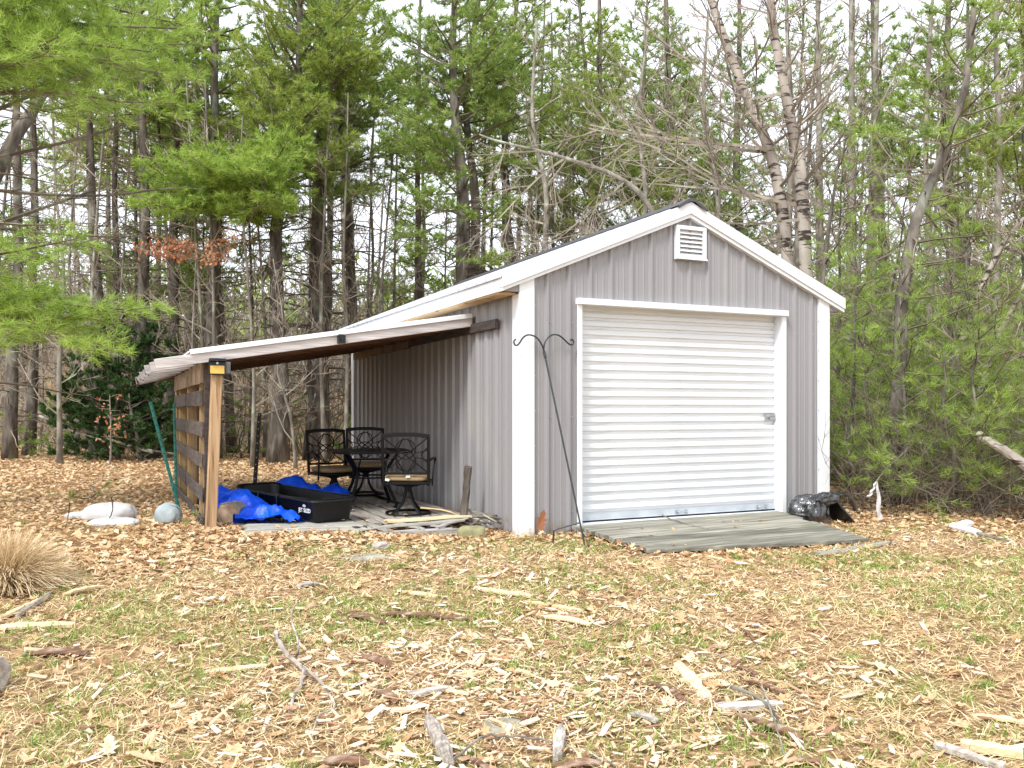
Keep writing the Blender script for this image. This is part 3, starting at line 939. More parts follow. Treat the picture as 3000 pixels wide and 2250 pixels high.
CZ = .110
chA = make_chair((-.64, 1.32, CZ), 'black swivel chair nearest the shed wall, its lattice back turned to the viewer, tan cushions')
for q, s_ in (((.02, -.219, .392), (.042, .004, .018)), ((-.185, -.222, .362), (.04, .004, .024))):
    mb = MB(); mb.box(np.array(chA.location) + np.array(q), s_, rot=Matrix.Rotation(R(12 if q[0] < 0 else 0), 3, 'Y')); mb.build('care_tag', 'tag_white', chA)
chA.rotation_euler.z = R(-24)
chB = make_chair((-1.06, 2.76, CZ), 'black swivel chair left of the table, facing the viewer, behind the blue tarp')
chB.rotation_euler.z = R(180 + 8)
chC = make_chair((-.52, 3.38, CZ), 'black swivel chair at the far side of the table, in the middle of the three')
chC.rotation_euler.z = R(180 - 14)

tb = thing('patio_table', (-.80, 2.18, CZ), 'black metal patio table with curved legs between the swivel chairs', 'table')
TL = np.array(tb.location)
TZ = .612
o8 = []
for sx, sy in ((1, 1), (-1, 1), (-1, -1), (1, -1)):
    a, b, c = .43, .43, .16
    o8 += [(sx * a, sy * (b - c)), (sx * (a - c), sy * b)] if sx * sy > 0 else [(sx * (a - c), sy * b), (sx * a, sy * (b - c))]
rz_ = R(-8)
o8 = [(x * math.cos(rz_) - y * math.sin(rz_), x * math.sin(rz_) + y * math.cos(rz_)) for x, y in o8]
mb = MB()
V = [TL + (x, y, TZ) for x, y in o8] + [TL + (x, y, TZ - .024) for x, y in o8]
mb.add(V[:8] + V[8:], [[i, (i + 1) % 8, 8 + (i + 1) % 8, 8 + i][::-1] for i in range(8)])
mb.add(V[:8], [list(range(8))]); mb.add(V[8:], [list(range(8))[::-1]])
mb.build('table_top', 'black_metal', tb)
for k in range(4):
    a = R(45 + 90 * k - 8); ca, sa = math.cos(a), math.sin(a)
    f = lambda rr, z: TL + (ca * rr, sa * rr, z)
    q = cr_path([f(.38, .59), f(.30, .50), f(.22, .38), f(.24, .25), f(.31, .12), f(.36, .03), f(.33, .0)], 16)
    mb = MB()
    for p0, p1 in zip(q[:-1], q[1:]): mb.bar(p0, p1 + (p1 - p0) * .12, .024, .032, up=(-sa, ca, 0))
    mb.build('leg', 'black_metal', tb)
mb = MB(); mb.tube(ring(TL, .225, 24, .32), .010, 6, cap=False); mb.build('brace_ring', 'black_metal', tb)

# ------------------------------------------------------------------ black sled
ax_ = np.array([-.335, .942, 0]); cr_ = np.array([.942, .335, 0])
s0 = np.array([-1.475, .905, .118])
SLN, SWD, SH = 1.50, .47, .215
sled = thing('utility_sled', s0 + ax_ * SLN / 2, 'long black plastic sled tub with cords, standing on the pallets beside the blue tarp', 'sled')


def rrect(l, w, rc, n=5, off=0.0):
    out = []
    for cx, cy, a0 in ((l - rc, w / 2 - rc, 0), (rc, w / 2 - rc, 90), (rc, -w / 2 + rc, 180), (l - rc, -w / 2 + rc, 270)):
        for k in range(n):
            a = R(a0 + 90 * k / (n - 1))
            out.append((cx + rc * math.cos(a) + 0, cy + rc * math.sin(a)))
    return out


levels = [(.06, .055, 0.0, .05), (.045, .04, .012, .06), (.02, .018, SH * .6, .07), (.008, .006, SH * .92, .075), (.0, .0, SH, .08),
          (-.022, -.022, SH + .002, .09), (-.026, -.026, SH - .016, .09)]
inner = [(.012, .012, SH - .004, .07), (.03, .026, SH * .6, .065), (.06, .05, .02, .05)]


def loft(seq):
    V = []; nr = None
    for (il, iw, z, rc) in seq:
        rr = rrect(SLN - 2 * il, SWD - 2 * iw, rc)
        nr = len(rr)
        up_ = .0
        for (a, b) in rr:
            al = a + il
            lift = .05 * max(0, (al - SLN * .8) / (SLN * .2)) ** 2
            V.append(s0 + ax_ * al + cr_ * b + np.array((0, 0, z * 1.0 + lift)))
    F = []
    for i in range(len(seq) - 1):
        for j in range(nr):
            F.append([i * nr + j, i * nr + (j + 1) % nr, (i + 1) * nr + (j + 1) % nr, (i + 1) * nr + j])
    return V, F, nr


V, F, nr = loft(levels)
mb = MB(); mb.add(V, F); mb.add(V[:nr], [list(range(nr))[::-1]])
V, F, nr = loft(inner); mb.add(V, [f[::-1] for f in F]); mb.add(V[-nr:], [list(range(nr))])
V, F, nr = loft([levels[4], inner[0]]); mb.add(V, F)
mb.build('tub', 'sled', sled, smooth=False)
mb = MB()
for rl in (-.012,):
    for sgn in (-1, 1):
        mb.tube([s0 + ax_ * a + cr_ * sgn * (SWD / 2 + .006) + np.array((0, 0, SH + .008)) for a in np.linspace(.08, SLN - .1, 8)], .009, 6)
    mb.tube([s0 - ax_ * .006 + cr_ * b + np.array((0, 0, SH + .008)) for b in np.linspace(-.16, .16, 5)], .009, 6)
mb.build('rim', 'sled', sled)
for a in (.62, .98):
    q = [s0 + ax_ * a - cr_ * (SWD / 2 - .02) + np.array((0, 0, SH + .01)), s0 + ax_ * a - cr_ * (SWD / 2 + .035) + np.array((0, 0, SH + .015)),
         s0 + ax_ * (a + .01) - cr_ * (SWD / 2 + .03) + np.array((0, 0, .12)), s0 + ax_ * (a + .06) - cr_ * (SWD / 2 + .02) + np.array((0, 0, .03))]
    mb = MB(); mb.tube(cr_path(q, 10), .0055, 5); mb.build('cord', 'hook_metal', sled)


def text_mesh(txt, size, extrude=.0008):
    cu = bpy.data.curves.new('letters', 'FONT'); cu.body = txt; cu.size = size; cu.extrude = extrude; cu.align_x = 'CENTER'; cu.align_y = 'CENTER'
    cu.offset = size * .018
    to = bpy.data.objects.new('letters', cu); col.objects.link(to)
    dg = bpy.context.evaluated_depsgraph_get()
    me = bpy.data.meshes.new_from_object(to.evaluated_get(dg))
    bpy.data.objects.remove(to); bpy.data.curves.remove(cu)
    me.materials.clear(); me.materials.append(M['tag_white'])
    return me


me = text_mesh('JET SLED', .054)
o = bpy.data.objects.new('lettering', me); col.objects.link(o); o.parent = sled
zl = .098
wx = ax_ * -1
tilt = .05
nrm = unit(-cr_ * 1 + np.array((0, 0, -.09)))
upv = unit(np.cross(nrm, wx)); 
rm = Matrix([[wx[i], upv[i], nrm[i]] for i in range(3)]).to_4x4()
pos_ = s0 + ax_ * .185 - cr_ * (SWD / 2 - .010) + np.array((0, 0, zl + .014)) + nrm * .002
rm.translation = Vector(pos_ - np.array(sled.location))
o.matrix_local = rm
mb = MB()
V = []
c = pos_ + upv * .045
for rr_, kk in ((1, 0), (.55, 1)):
    V += [c + wx * .026 * rr_ * math.cos(a) + upv * .013 * rr_ * math.sin(a) for a in np.linspace(0, 2 * math.pi, 20)[:-1]]
n = 19
mb.add(V, [[i, (i + 1) % n, n + (i + 1) % n, n + i] for i in range(n)])
mb.box(c, (.03, .03, .004), rot=Matrix([[wx[i], upv[i], nrm[i]] for i in range(3)]))
mb = MB(); mb.add(V, [[i, (i + 1) % n, n + (i + 1) % n, n + i] for i in range(n)])
mb.bar(c - wx * .014, c + wx * .014, .004, .001, up=tuple(nrm)); mb.build('emblem', 'tag_white', sled)


# ------------------------------------------------------------------ stakes, log, tarp
def stake(label, p0, p1, w, t, m_, name='steel_stake', grp=None):
    p0 = np.array(p0); p1 = np.array(p1)
    d = unit(p1 - p0)
    mb = MB()
    s_ = unit(np.cross(d, np.array([FW[0], FW[1], 0])))
    u_ = np.cross(s_, d)
    mb.bar(p0 , p1, w * .5, t * .3, up=tuple(u_), c=.001)
    mb.bar(p0 + s_ * w * .36 + u_ * t * .3, p1 + s_ * w * .36 + u_ * t * .3, w * .28, t * .35, up=tuple(u_ - s_ * .6), c=.001)
    mb.bar(p0 - s_ * w * .36 + u_ * t * .3, p1 - s_ * w * .36 + u_ * t * .3, w * .28, t * .35, up=tuple(u_ + s_ * .6), c=.001)
    o = mb.build('channel', m_, None, origin=p0)
    o.name = name
    tag(o, label, 'stake', grp)
    mb = MB()
    ln = np.linalg.norm(p1 - p0)
    for k in range(int(ln / .075)):
        c = p0 + d * (.06 + k * .075) - u_ * t * .17
        mb.bar(c - d * .006, c + d * .006, .010, .003, up=tuple(u_), c=.001)
    h = mb.build('holes', 'galv' if 'black' in m_ else 'dark_gap', None, origin=p0)
    h.parent = o; h.location = (0, 0, 0)
    return o


stake('green steel stake leaning left behind the pallet wall', (-2.735, 2.34, .08), (-3.02, 2.47, 1.245), .034, .02, 'green_metal')
stake('green steel stake standing upright behind the pallet wall', (-2.752, 2.72, .08), (-2.775, 2.74, 1.235), .030, .02, 'green_metal')
stake('black perforated stake standing in the far end of the sled', at(547, 1092, 9.1), at(560.5, 892, 9.1), .042, .022, 'black_plastic')
stake('black perforated stake leaning inside the pallet wall', at(446, 1060, 8.75), at(451, 878, 8.75), .026, .02, 'black_plastic')

lg = thing('firewood_log', (-2.39, 1.36, .1), 'short sawn log round with rough bark lying beside the pine post', 'log')
la = unit(np.array((.52, .86, 0.0))); lc = np.array((-2.395, 1.33, .19))
lb = np.cross(la, (0, 0, 1.0))
rl = np.random.default_rng(3)
n = 26; ra = .112 * (1 + rl.normal(0, .03, n)); an = np.linspace(0, 2 * math.pi, n + 1)[:-1]
mb = MB(); V = []
for j, (q, k) in enumerate(((0, 1.0), (.012, 1.07), (.10, 1.08), (.19, 1.06))):
    for a, r0 in zip(an, ra):
        V.append(lc + la * q + (lb * math.cos(a) * 1.0 + np.array((0, 0, 1)) * math.sin(a) * .93) * r0 * k * (1 + rl.normal(0, .018)))
mb.add(V, [[i * n + j, (i + 1) * n + j, (i + 1) * n + (j + 1) % n, i * n + (j + 1) % n] for i in range(3) for j in range(n)])
mb.build('bark', 'bark_grey', lg)
mb = MB(); V = [lc + la * .004 + (lb * math.cos(a) + np.array((0, 0, 1)) * math.sin(a) * .93) * r0 * .985 for a, r0 in zip(an, ra)]
mb.add(V, [list(range(n))]); mb.build('cut_face', 'log_end', lg)

from mathutils import noise as mnoise


def tarp():
    x0, x1, y0, y1 = -2.52, -.92, .78, 3.15
    nu, nv = 120, 170
    poly = [(-2.50, 2.9), (-2.50, 1.45), (-2.34, 1.15), (-2.16, 1.0), (-1.97, .90), (-1.80, .86), (-1.76, .98), (-1.60, 1.2), (-1.2, 1.6), (-1.02, 2.2), (-.98, 2.62), (-1.3, 2.95), (-1.9, 3.1)]

    def inside(x, y):
        c = False
        for i in range(len(poly)):
            (xa, ya), (xb, yb) = poly[i], poly[i - 1]
            if (ya > y) != (yb > y) and x < (xb - xa) * (y - ya) / (yb - ya) + xa: c = not c
        return c
    V = []; ins = []
    for i in range(nu):
        for j in range(nv):
            x = x0 + (x1 - x0) * i / (nu - 1); y = y0 + (y1 - y0) * j / (nv - 1)
            r1 = 1 - abs(mnoise.noise(Vector((x * 3.1, y * 3.1, 1)))) * 2
            r2_ = 1 - abs(mnoise.noise(Vector((x * 7 + 3, y * 6, 5)))) * 2
            r3_ = 1 - abs(mnoise.noise(Vector((x * 15 + 3, y * 15, 9)))) * 2
            fold = .085 * max(r1, 0) ** 1.5 + .035 * max(r2_, 0) + .012 * r3_
            # distance from the sled
            q = np.array((x, y)) - s0[:2]
            a = q @ ax_[:2]; b = abs(q @ cr_[:2]); dl = max(b - SWD / 2 + .01, -a, a - SLN)
            dn = sst(.0, .10, dl)
            z = .122 + fold * (.35 + .65 * float(dn))
            z += .15 * math.exp(-((x + 1.62) ** 2 / .05 + (y - 2.62) ** 2 / .05)) * 1.0
            z += .12 * math.exp(-((x + 1.42) ** 2 / .04 + (y - 2.60) ** 2 / .04))
            z += .15 * math.exp(-((x + 1.12) ** 2 / .016 + (y - 2.35) ** 2 / .03))
            z += .16 * math.exp(-((x + 2.42) ** 2 / .03 + (y - 2.3) ** 2 / .3))
            z += .05 * math.exp(-((x + 2.05) ** 2 / .03 + (y - 2.6) ** 2 / .2))
            z += .13 * math.exp(-((x + 2.2) ** 2 / .04 + (y - 1.75) ** 2 / .10))
            z += .05 * math.exp(-((x + 2.05) ** 2 / .03 + (y - 1.2) ** 2 / .03))
            if dl < 0: z = .124
            if math.hypot(x + 2.35, y - 1.42) < .17: z = min(z, .118)
            V.append((x + .02 * mnoise.noise(Vector((x * 5, y * 5, 3))), y + .02 * mnoise.noise(Vector((x * 5, y * 5, 8))), z))
            ins.append(inside(x + .05 * mnoise.noise(Vector((x * 4, y * 4, 30))), y + .05 * mnoise.noise(Vector((x * 4, y * 4, 40)))) and dl > -.02)
    F = []
    for i in range(nu - 1):
        for j in range(nv - 1):
            q = (i * nv + j, (i + 1) * nv + j, (i + 1) * nv + j + 1, i * nv + j + 1)
            if all(ins[k] for k in q): F.append(q)
    mb = MB(); mb.add(V, F)
    o = mb.build('tarp', 'tarp', origin=(-1.9, 2, .11), smooth=True)
    tag(o, 'crumpled blue tarp lying round the black sled on the pallets', 'tarp')


tarp()


# ------------------------------------------------------------------ shepherd's hook, bag, ribbon and other things by the shed
hk = thing('garden_hook', (.265, -.72, 0), 'tall black double crook plant hook leaning on the front wall', 'garden hook')
top = np.array((.20, -.07, 1.70)); bot = np.array((.262, -.72, -.01))
mb = MB(); mb.tube([bot, bot + (top - bot) * .5, top], [.0075, .0085, .0085], 8); mb.tube([top - (top - bot) * .035, top + (0, 0, .0)], .014, 8); mb.build('pole', 'hook_metal', hk)
mb = MB(); pl = [(0, -.02), (-.03, .06), (-.09, .125), (-.17, .145), (-.23, .12), (-.27, .07), (-.30, .045), (-.325, .055), (-.33, .085), (-.31, .10)]
mb.tube(cr_path([top + (a * .93, -.01, b) for a, b in pl], 34), .0078, 7); mb.build('crook', 'hook_metal', hk)
mb = MB(); pl = [(0, -.02), (.0, .05), (.03, .115), (.09, .155), (.16, .15), (.22, .11), (.265, .075), (.30, .07), (.315, .095), (.30, .12), (.28, .11)]
mb.tube(cr_path([top + (a * .98, .0, b) for a, b in pl], 34), .0078, 7); mb.build('crook', 'hook_metal', hk)
st_ = bot + (top - bot) * .125
mb = MB(); mb.tube([st_, st_ + (-.16, .08, -.05), st_ + (-.20, .10, -.07), st_ + (-.205, .11, -.20)], .0075, 6); mb.build('step_bar', 'hook_metal', hk)

bagT = thing('garbage_bag', (3.08, -.36, 0), 'black plastic garbage bag with a loose grey-sheened neck, resting by the shed corner', 'garbage bag')


def blob(c, rad, e, seed, amp, rot=0.0, nu=48, nv=28, fold=9, squash=0.0):
    th = np.linspace(0, 2 * math.pi, nu); ph = np.linspace(-math.pi / 2, math.pi / 2, nv)
    V = []
    for a in th:
        for b in ph:
            x = math.cos(a) * math.cos(b); y = math.sin(a) * math.cos(b); z = math.sin(b)
            aa = a if a < 2 * math.pi - 1e-6 else 0
            v = Vector((math.cos(aa) * math.cos(b) * 2.2, math.sin(aa) * math.cos(b) * 2.2, z * 1.4 + seed))
            d = mnoise.noise(v) * amp + (1 - abs(mnoise.noise(v * 2.3)) * 2.2) * amp * .5 + math.sin(aa * fold + 4 * mnoise.noise(v)) * amp * .18
            k = (abs(x) ** e + abs(y) ** e + abs(z) ** e) ** (-1 / e)
            k *= 1 + d
            X, Y, Z = x * k * rad[0], y * k * rad[1], z * k * rad[2]
            if squash and Z < -squash * rad[2]: Z = -squash * rad[2]
            V.append((c[0] + X * math.cos(rot) - Y * math.sin(rot), c[1] + X * math.sin(rot) + Y * math.cos(rot), c[2] + Z))
    return V, nu, nv


V, nu, nv = blob((3.08, -.38, .115), (.185, .17, .175), 2.5, 1.0, .13, .3, nu=90, nv=50, fold=11, squash=.72)
mb = MB(); mb.grid(V, nu, nv); mb.build('body', 'bag', bagT, smooth=True)
V, nu, nv = blob((3.24, -.45, .255), (.21, .085, .055), 2.4, 7.0, .30, .1, nu=90, nv=40, fold=8)
V = [(x, y, z + .25 * (x - 3.2) ** 1 * .35) for x, y, z in V]
mb = MB(); mb.grid(V, nu, nv); mb.build('neck', 'bag', bagT, smooth=True)
mb = MB(); mb.bar((3.46, -.52, -.02), (3.32, -.40, .22), .22, .02, up=(1, .2, .6), n=3, wob=.003); tag(mb.build('dark_board', 'black_plastic', origin=(3.5, -.5, 0)), 'black board leaning against the right side of the garbage bag', 'board')


def loose(name, mk, label, cat, c, grp=None, mat_='chip_cream'):
    o = mk.build(name, mat_, origin=c)
    return tag(o, label, cat, grp)


# loose boards beside the ramp
mb = MB(); a, b = gp(1765, 1197, .012), gp(1925, 1172, .014); mb.bar(a, b, .10, .018, n=6, wob=.002, ragged=.02, r=r3, up=(0, 0, 1)); loose('loose_board', mb, 'grey board lying right of the ramp with a broken end', 'board', a, None, 'ramp_wood')
mb = MB(); a, b = gp(1482, 1193, .012), gp(1622, 1219, .012); mb.bar(a, b, .035, .018, n=6, wob=.002, ragged=.01, taper=.6, r=r3); loose('loose_board', mb, 'narrow brown lath lying in the leaves in front of the ramp', 'board', a, None, 'raw_wood')
mb = MB(); q = cr_path([gp(1425, 1133) + (0, .05, .12), gp(1455, 1148) + (0, 0, .11), gp(1530, 1163) + (0, 0, .085)], 9)
mb.tube(q, [.007, .007, .006, .006, .005, .005, .004, .003, .002], 6, rough=.1); loose('dry_twig', mb, 'thin dry twig lying on the ramp boards', 'twig', q[0], None, 'bark_grey')

# upright stick, tangle of sticks and mossy block by the side wall
p0, p1 = np.array((-.245, .80, .09)), np.array((-.232, .70, .615))
mb = MB(); n = 9; mb.tube([p0 + (p1 - p0) * i / (n - 1) + (rl.normal(0, .003), 0, 0) for i in range(n)], [.037] * n, 12, rough=.07); loose('firewood_stick', mb, 'thick dark bark covered stick standing upright against the side wall', 'firewood', p0, None, 'bark_pine')
for k in range(16):
    a = np.array((-.30 + rl.uniform(0, .22), .42 + rl.uniform(-.2, .45), .03 + rl.uniform(0, .17)))
    d = unit(np.array((rl.uniform(.2, 1), rl.uniform(-1, .2), rl.uniform(-.5, .15)))); ln = rl.uniform(.12, .30)
    q = cr_path([a, a + d * ln * .5 + rl.normal(0, .012, 3), a + d * ln], 6)
    q[:, 0] = np.minimum(q[:, 0], -.03); q[:, 2] = np.maximum(q[:, 2], .01)
    r0 = rl.uniform(.006, .02)
    mb = MB(); mb.tube(q, np.linspace(r0, r0 * .7, 6), 7, rough=.12)
    loose('short_stick', mb, 'short dead stick in the jumble between the mossy block and the side wall', 'stick', a, 'jumbled sticks by the side wall', ['bark_grey', 'bark_pine', 'weathered'][k % 3])
mb = MB(); q = cr_path([(-.62, 1.0, .2), (-.5, .95, .19), (-.38, .88, .17), (-.27, .84, .12)], 9); mb.tube(q, .008, 6, rough=.15); loose('dry_twig', mb, 'crooked pale twig touching the upright stick', 'twig', q[0], None, 'chip_cream')
V, nu, nv = blob((-.42, .16, .035), (.125, .08, .075), 5, 4.0, .06, -.5, 32, 18)
mb = MB(); mb.grid(V, nu, nv); tag(mb.build('mossy_block', 'mossy', origin=(-.42, .16, -.03), smooth=True), 'mossy concrete block half sunk at the foot of the stick jumble', 'block')

# white sacks, pale round sack, red post tip
def sack(c, rad, rot, seed, label, m_='white_bag', e=2.4, amp=.10, name='sand_bag'):
    V, nu, nv = blob(c, rad, e, seed, amp, rot, 44, 24, fold=5, squash=.5)
    mb = MB(); mb.grid(V, nu, nv)
    return tag(mb.build(name, m_, origin=(c[0], c[1], c[2] - rad[2] * .5), smooth=True), label, 'bag')


sack((-3.40, 2.12, .165), (.245, .15, .10), -.35, 3, 'plump white sack lying on its side on the leaves left of the pallet wall')
sack((-3.36, 1.66, .12), (.22, .13, .055), -.3, 8, 'flat white sack in front of the plump white sack')
sack((-3.66, 2.35, .13), (.13, .05, .04), -.2, 12, 'small white rag left of the plump white sack', name='white_rag')
sack((-2.90, 1.52, .185), (.125, .10, .115), -.7, 21, 'pale blue grey sack leaning by the pallet wall', 'blue_stone', 2.2, .07, 'round_sack')

# white cloth ribbon hanging from a pine bough, white tube on the ground
rb = []
mb = MB()
c = at(1893, 1040, 8.9)
for pts, w in (([(1893, 1040), (1897, 1062), (1898, 1090), (1899, 1112), (1903, 1123)], [.015, .036, .042, .042, .07]), ([(1892, 1041), (1885, 1058), (1877, 1072)], [.015, .03, .04])):
    q = cr_path([at(u, v, 8.9) for u, v in pts], 12); ww = np.interp(np.linspace(0, 1, 12), np.linspace(0, 1, len(w)), w)
    V = []
    for i, p in enumerate(q):
        for k, sx in enumerate((-1, -.3, .3, 1)):
            V.append(p + RT * sx * ww[i] * .5 + FW * (.012 * math.sin(i * 1.3 + k * 1.7)))
    mb.grid(V, 12, 4)
    V2 = [np.array(v) + FW * .004 for v in V]; mb.grid(V2, 12, 4)
tag(mb.build('cloth_strip', 'white_bag', origin=c, smooth=True), 'knotted off-white cloth strip hanging from a low pine bough right of the shed', 'cloth strip')
a, b = gp(2058, 1137, .04), gp(2112, 1151, .04)
mb = MB(); mb.tube([a, (a + b) / 2 + (0, 0, .004), b], [.036, .036, .033], 12); loose('white_tube', mb, 'white plastic tube lying on the leaves at the right of the yard', 'tube', a, None, 'tag_white')
q = cr_path([gp(2112, 1151, .04), gp(2150, 1162, .03), gp(2186, 1170, .02)], 8)
mb = MB(); mb.tube(q, np.linspace(.016, .009, 8), 7, rough=.08); loose('dry_branch', mb, 'pale dead branch running right from the white tube', 'branch', q[0], None, 'bark_grey')
sack(tuple(gp(2085, 1133, .05)), (.13, .05, .04), .2, 31, 'crumpled white scrap behind the white tube', name='white_scrap')
a = gp(1150, 1158)


# ------------------------------------------------------------------ ground cover
class Scatter:
    def __init__(s, seed): s.g = np.random.default_rng(seed)

    def points(s, n, d0, d1, power=1.0, side=1.4):
        """n points in front of the house, denser near the viewer; spills over on both sides"""
        g = s.g
        D = (d0 ** (2 - power) + g.random(n) * (d1 ** (2 - power) - d0 ** (2 - power))) ** (1 / (2 - power)) if power != 2 else d0 * (d1 / d0) ** g.random(n)
        lat = (g.random(n) * 2 - 1) * (.60 * D + side)
        x = CAM[0] + D * FW[0] + lat * RT[0]; y = CAM[1] + D * FW[1] + lat * RT[1]
        ok = ~((x > -.03) & (x < W_ + .03) & (y > -.02) & (y < L_ + .03))
        ok &= ~((x > -2.36) & (x < -.06) & (y > .52) & (y < 4.8))
        ok &= ~((x > .5) & (x < 2.85) & (y > -1.55) & (y < .1))
        return x[ok], y[ok], D[ok]


def pnoise(x, y, s, seed=0):
    """cheap smooth noise for patches, 0..1"""
    r_ = np.random.default_rng(seed)
    v = np.zeros_like(x)
    for k in range(7):
        a = r_.uniform(0, 6.28); f = s * (1.0 + .35 * k); p = r_.uniform(0, 6.28)
        v += np.sin((x * math.cos(a) + y * math.sin(a)) * f + p + 1.3 * np.sin((x * math.sin(a) - y * math.cos(a)) * f * .7 + p * 2)) / (1 + .25 * k)
    return 1 / (1 + np.exp(-v * 1.1))


def leafiness(x, y):
    """1 under the trees and along the walls, low on the open lawn"""
    edge = -.35 + .35 * np.sin(x * .9 + 1) + .15 * np.sin(x * 2.3)
    return sst(-.5, .7, y - edge) + .9 * sst(3.2, 4.6, x) * sst(-3.0, -1.5, y)


LOBE = np.array([(0, -.5), (.12, -.3), (.38, -.34), (.26, -.08), (.50, .12), (.22, .16), (.16, .50), (0, .34), (-.16, .50), (-.22, .16), (-.50, .12), (-.26, -.08), (-.38, -.34), (-.12, -.3)])


def leaf_mesh(x, y, size, g, simple, lift=.01, tint=None, mess=.5):
    n = len(x)
    if simple:
        shp = np.array([(-.5, -.32), (.05, -.5), (.5, -.1), (.42, .42), (-.12, .5), (-.5, .2)])
    else:
        shp = LOBE
    m = len(shp)
    jit = 1 + g.normal(0, .12, (n, m))
    P = np.zeros((n, m, 3))
    P[..., 0] = shp[None, :, 0] * jit * g.uniform(.6, 1.0, (n, 1)); P[..., 1] = shp[None, :, 1] * jit
    P *= size[:, None, None]
    # curl across and along
    cu = g.normal(0, 3.2, (n, 1)) / np.maximum(size[:, None], .02) * .05
    cv = g.normal(0, 2.6, (n, 1)) / np.maximum(size[:, None], .02) * .05
    P[..., 2] = np.clip(np.abs(cu) * P[..., 0] ** 2 * 6 + np.abs(cv) * P[..., 1] ** 2 * 4, 0, size[:, None] * .45) + g.normal(0, .05, (n, m)) * size[:, None]
    rz = g.uniform(0, 6.283, n); tx = g.normal(0, mess * .5, n); ty = g.normal(0, mess * .5, n)
    c, s_ = np.cos(tx), np.sin(tx)
    Y = P[..., 1] * c[:, None] - P[..., 2] * s_[:, None]; Z = P[..., 1] * s_[:, None] + P[..., 2] * c[:, None]; X = P[..., 0]
    c, s_ = np.cos(ty), np.sin(ty)
    X2 = X * c[:, None] + Z * s_[:, None]; Z = -X * s_[:, None] + Z * c[:, None]; X = X2
    c, s_ = np.cos(rz), np.sin(rz)
    X3 = X * c[:, None] - Y * s_[:, None]; Y = X * s_[:, None] + Y * c[:, None]
    Z = Z - Z.min(1, keepdims=True) * .8
    ctr = np.stack([np.zeros(n), np.zeros(n), Z.mean(1) * .55], 1)
    V = np.concatenate([np.stack([X3, Y, Z], -1), ctr[:, None]], 1)
    V += np.stack([x, y, gh(x, y) + lift * g.random(n)], 1)[:, None]
    j = np.arange(m)
    f = np.stack([j, (j + 1) % m, np.full(m, m)], 1)
    F = (np.arange(n) * (m + 1))[:, None, None] + f[None]
    t = g.random(n) if tint is None else tint
    return V.reshape(-1, 3), F.reshape(-1, 3), np.repeat(t, m)


# leaf litter
sc_ = Scatter(21); g = sc_.g
mb = MB()
x, y, D = sc_.points(150000, 2.1, 24, 1.0, 1.5)
dens = .10 + .95 * leafiness(x, y)
dens *= np.clip(.5 + .55 * pnoise(x, y, 1.1, 3), 0, 1)
keep = g.random(len(x)) < dens * np.interp(D, [2, 6, 24], [.55, 1, .9])
x, y, D = x[keep], y[keep], D[keep]
size = g.uniform(.030, .082, len(x)) * np.interp(D, [3, 9, 22], [1, 1.05, 1.45])
tn = np.clip(g.normal(.62, .24, len(x)), 0, 1)
near = D < 6.5
pile = 1 + 3 * leafiness(x, y)
V, F, T = leaf_mesh(x[near], y[near], size[near] * 1.15, g, False, .012, tn[near], .4); mb.add(V, F, T)
V, F, T = leaf_mesh(x[~near], y[~near], size[~near] * .86, g, True, .02, tn[~near], .42); mb.add(V, F, T)
# leaves drifted along walls, posts and the ramp
dr = []
for (a, b, n_, w, h) in (((-.05, -.1), (.55, -.12), 170, .22, .06), ((.5, -.3), (.55, -1.3), 150, .12, .05), ((.6, -1.38), (2.6, -1.72), 330, .10, .02), ((-2.4, .34), (-.3, .16), 800, .10, .03),
                         ((2.9, -.3), (2.7, -1.6), 200, .16, .04), ((-2.75, .9), (-2.75, 4.8), 500, .16, .05), ((3.2, -.2), (3.9, -.4), 160, .3, .05), ((-3.1, 1.0), (-2.4, .8), 260, .15, .04), ((-.2, .1), (-.02, .5), 90, .08, .03)):
    t = g.random(n_)
    px_ = a[0] + (b[0] - a[0]) * t + g.normal(0, w, n_); py_ = a[1] + (b[1] - a[1]) * t + g.normal(0, w, n_)
    ok = ~((px_ > -.02) & (py_ > -.04)) & ~((px_ > -2.34) & (px_ < -.1) & (py_ > .44))
    ok &= ~((px_ > .56) & (px_ < 2.8) & (py_ > -1.3))
    px_, py_ = px_[ok], py_[ok]
    V, F, T = leaf_mesh(px_, py_, g.uniform(.030, .075, len(px_)), g, False, h * .8, np.clip(g.normal(.58, .25, len(px_)), 0, 1), .6); mb.add(V, F, T)
tag(mb.build('leaf_litter', 'leaf_litter'), 'tan and orange fallen oak and maple leaves covering the yard', 'leaves', kind='stuff')

# a few leaves and crumbs on the boards of the deck and ramp
mb = MB()
n_ = 70
px_ = g.uniform(-2.2, -.2, n_); py_ = g.uniform(.6, 2.4, n_)
V, F, T = leaf_mesh(px_, py_, g.uniform(.02, .05, n_), g, True, .0, np.clip(g.normal(.6, .2, n_), 0, 1), .5)
V[:, 2] += (.125 - gh(V[:, 0], V[:, 1])); mb.add(V, F, T)
n_ = 26
px_ = g.uniform(.7, 2.6, n_); py_ = g.uniform(-1.35, -.2, n_)
V, F, T = leaf_mesh(px_, py_, g.uniform(.015, .05, n_), g, True, .0, np.clip(g.normal(.6, .2, n_), 0, 1), .4)
V[:, 2] += .108 + V[:, 1] * .047; mb.add(V, F, T)
tag(mb.build('strewn_leaves', 'leaf_litter'), 'few dry leaves scattered on the pallet floor and the ramp', 'leaves', kind='stuff')


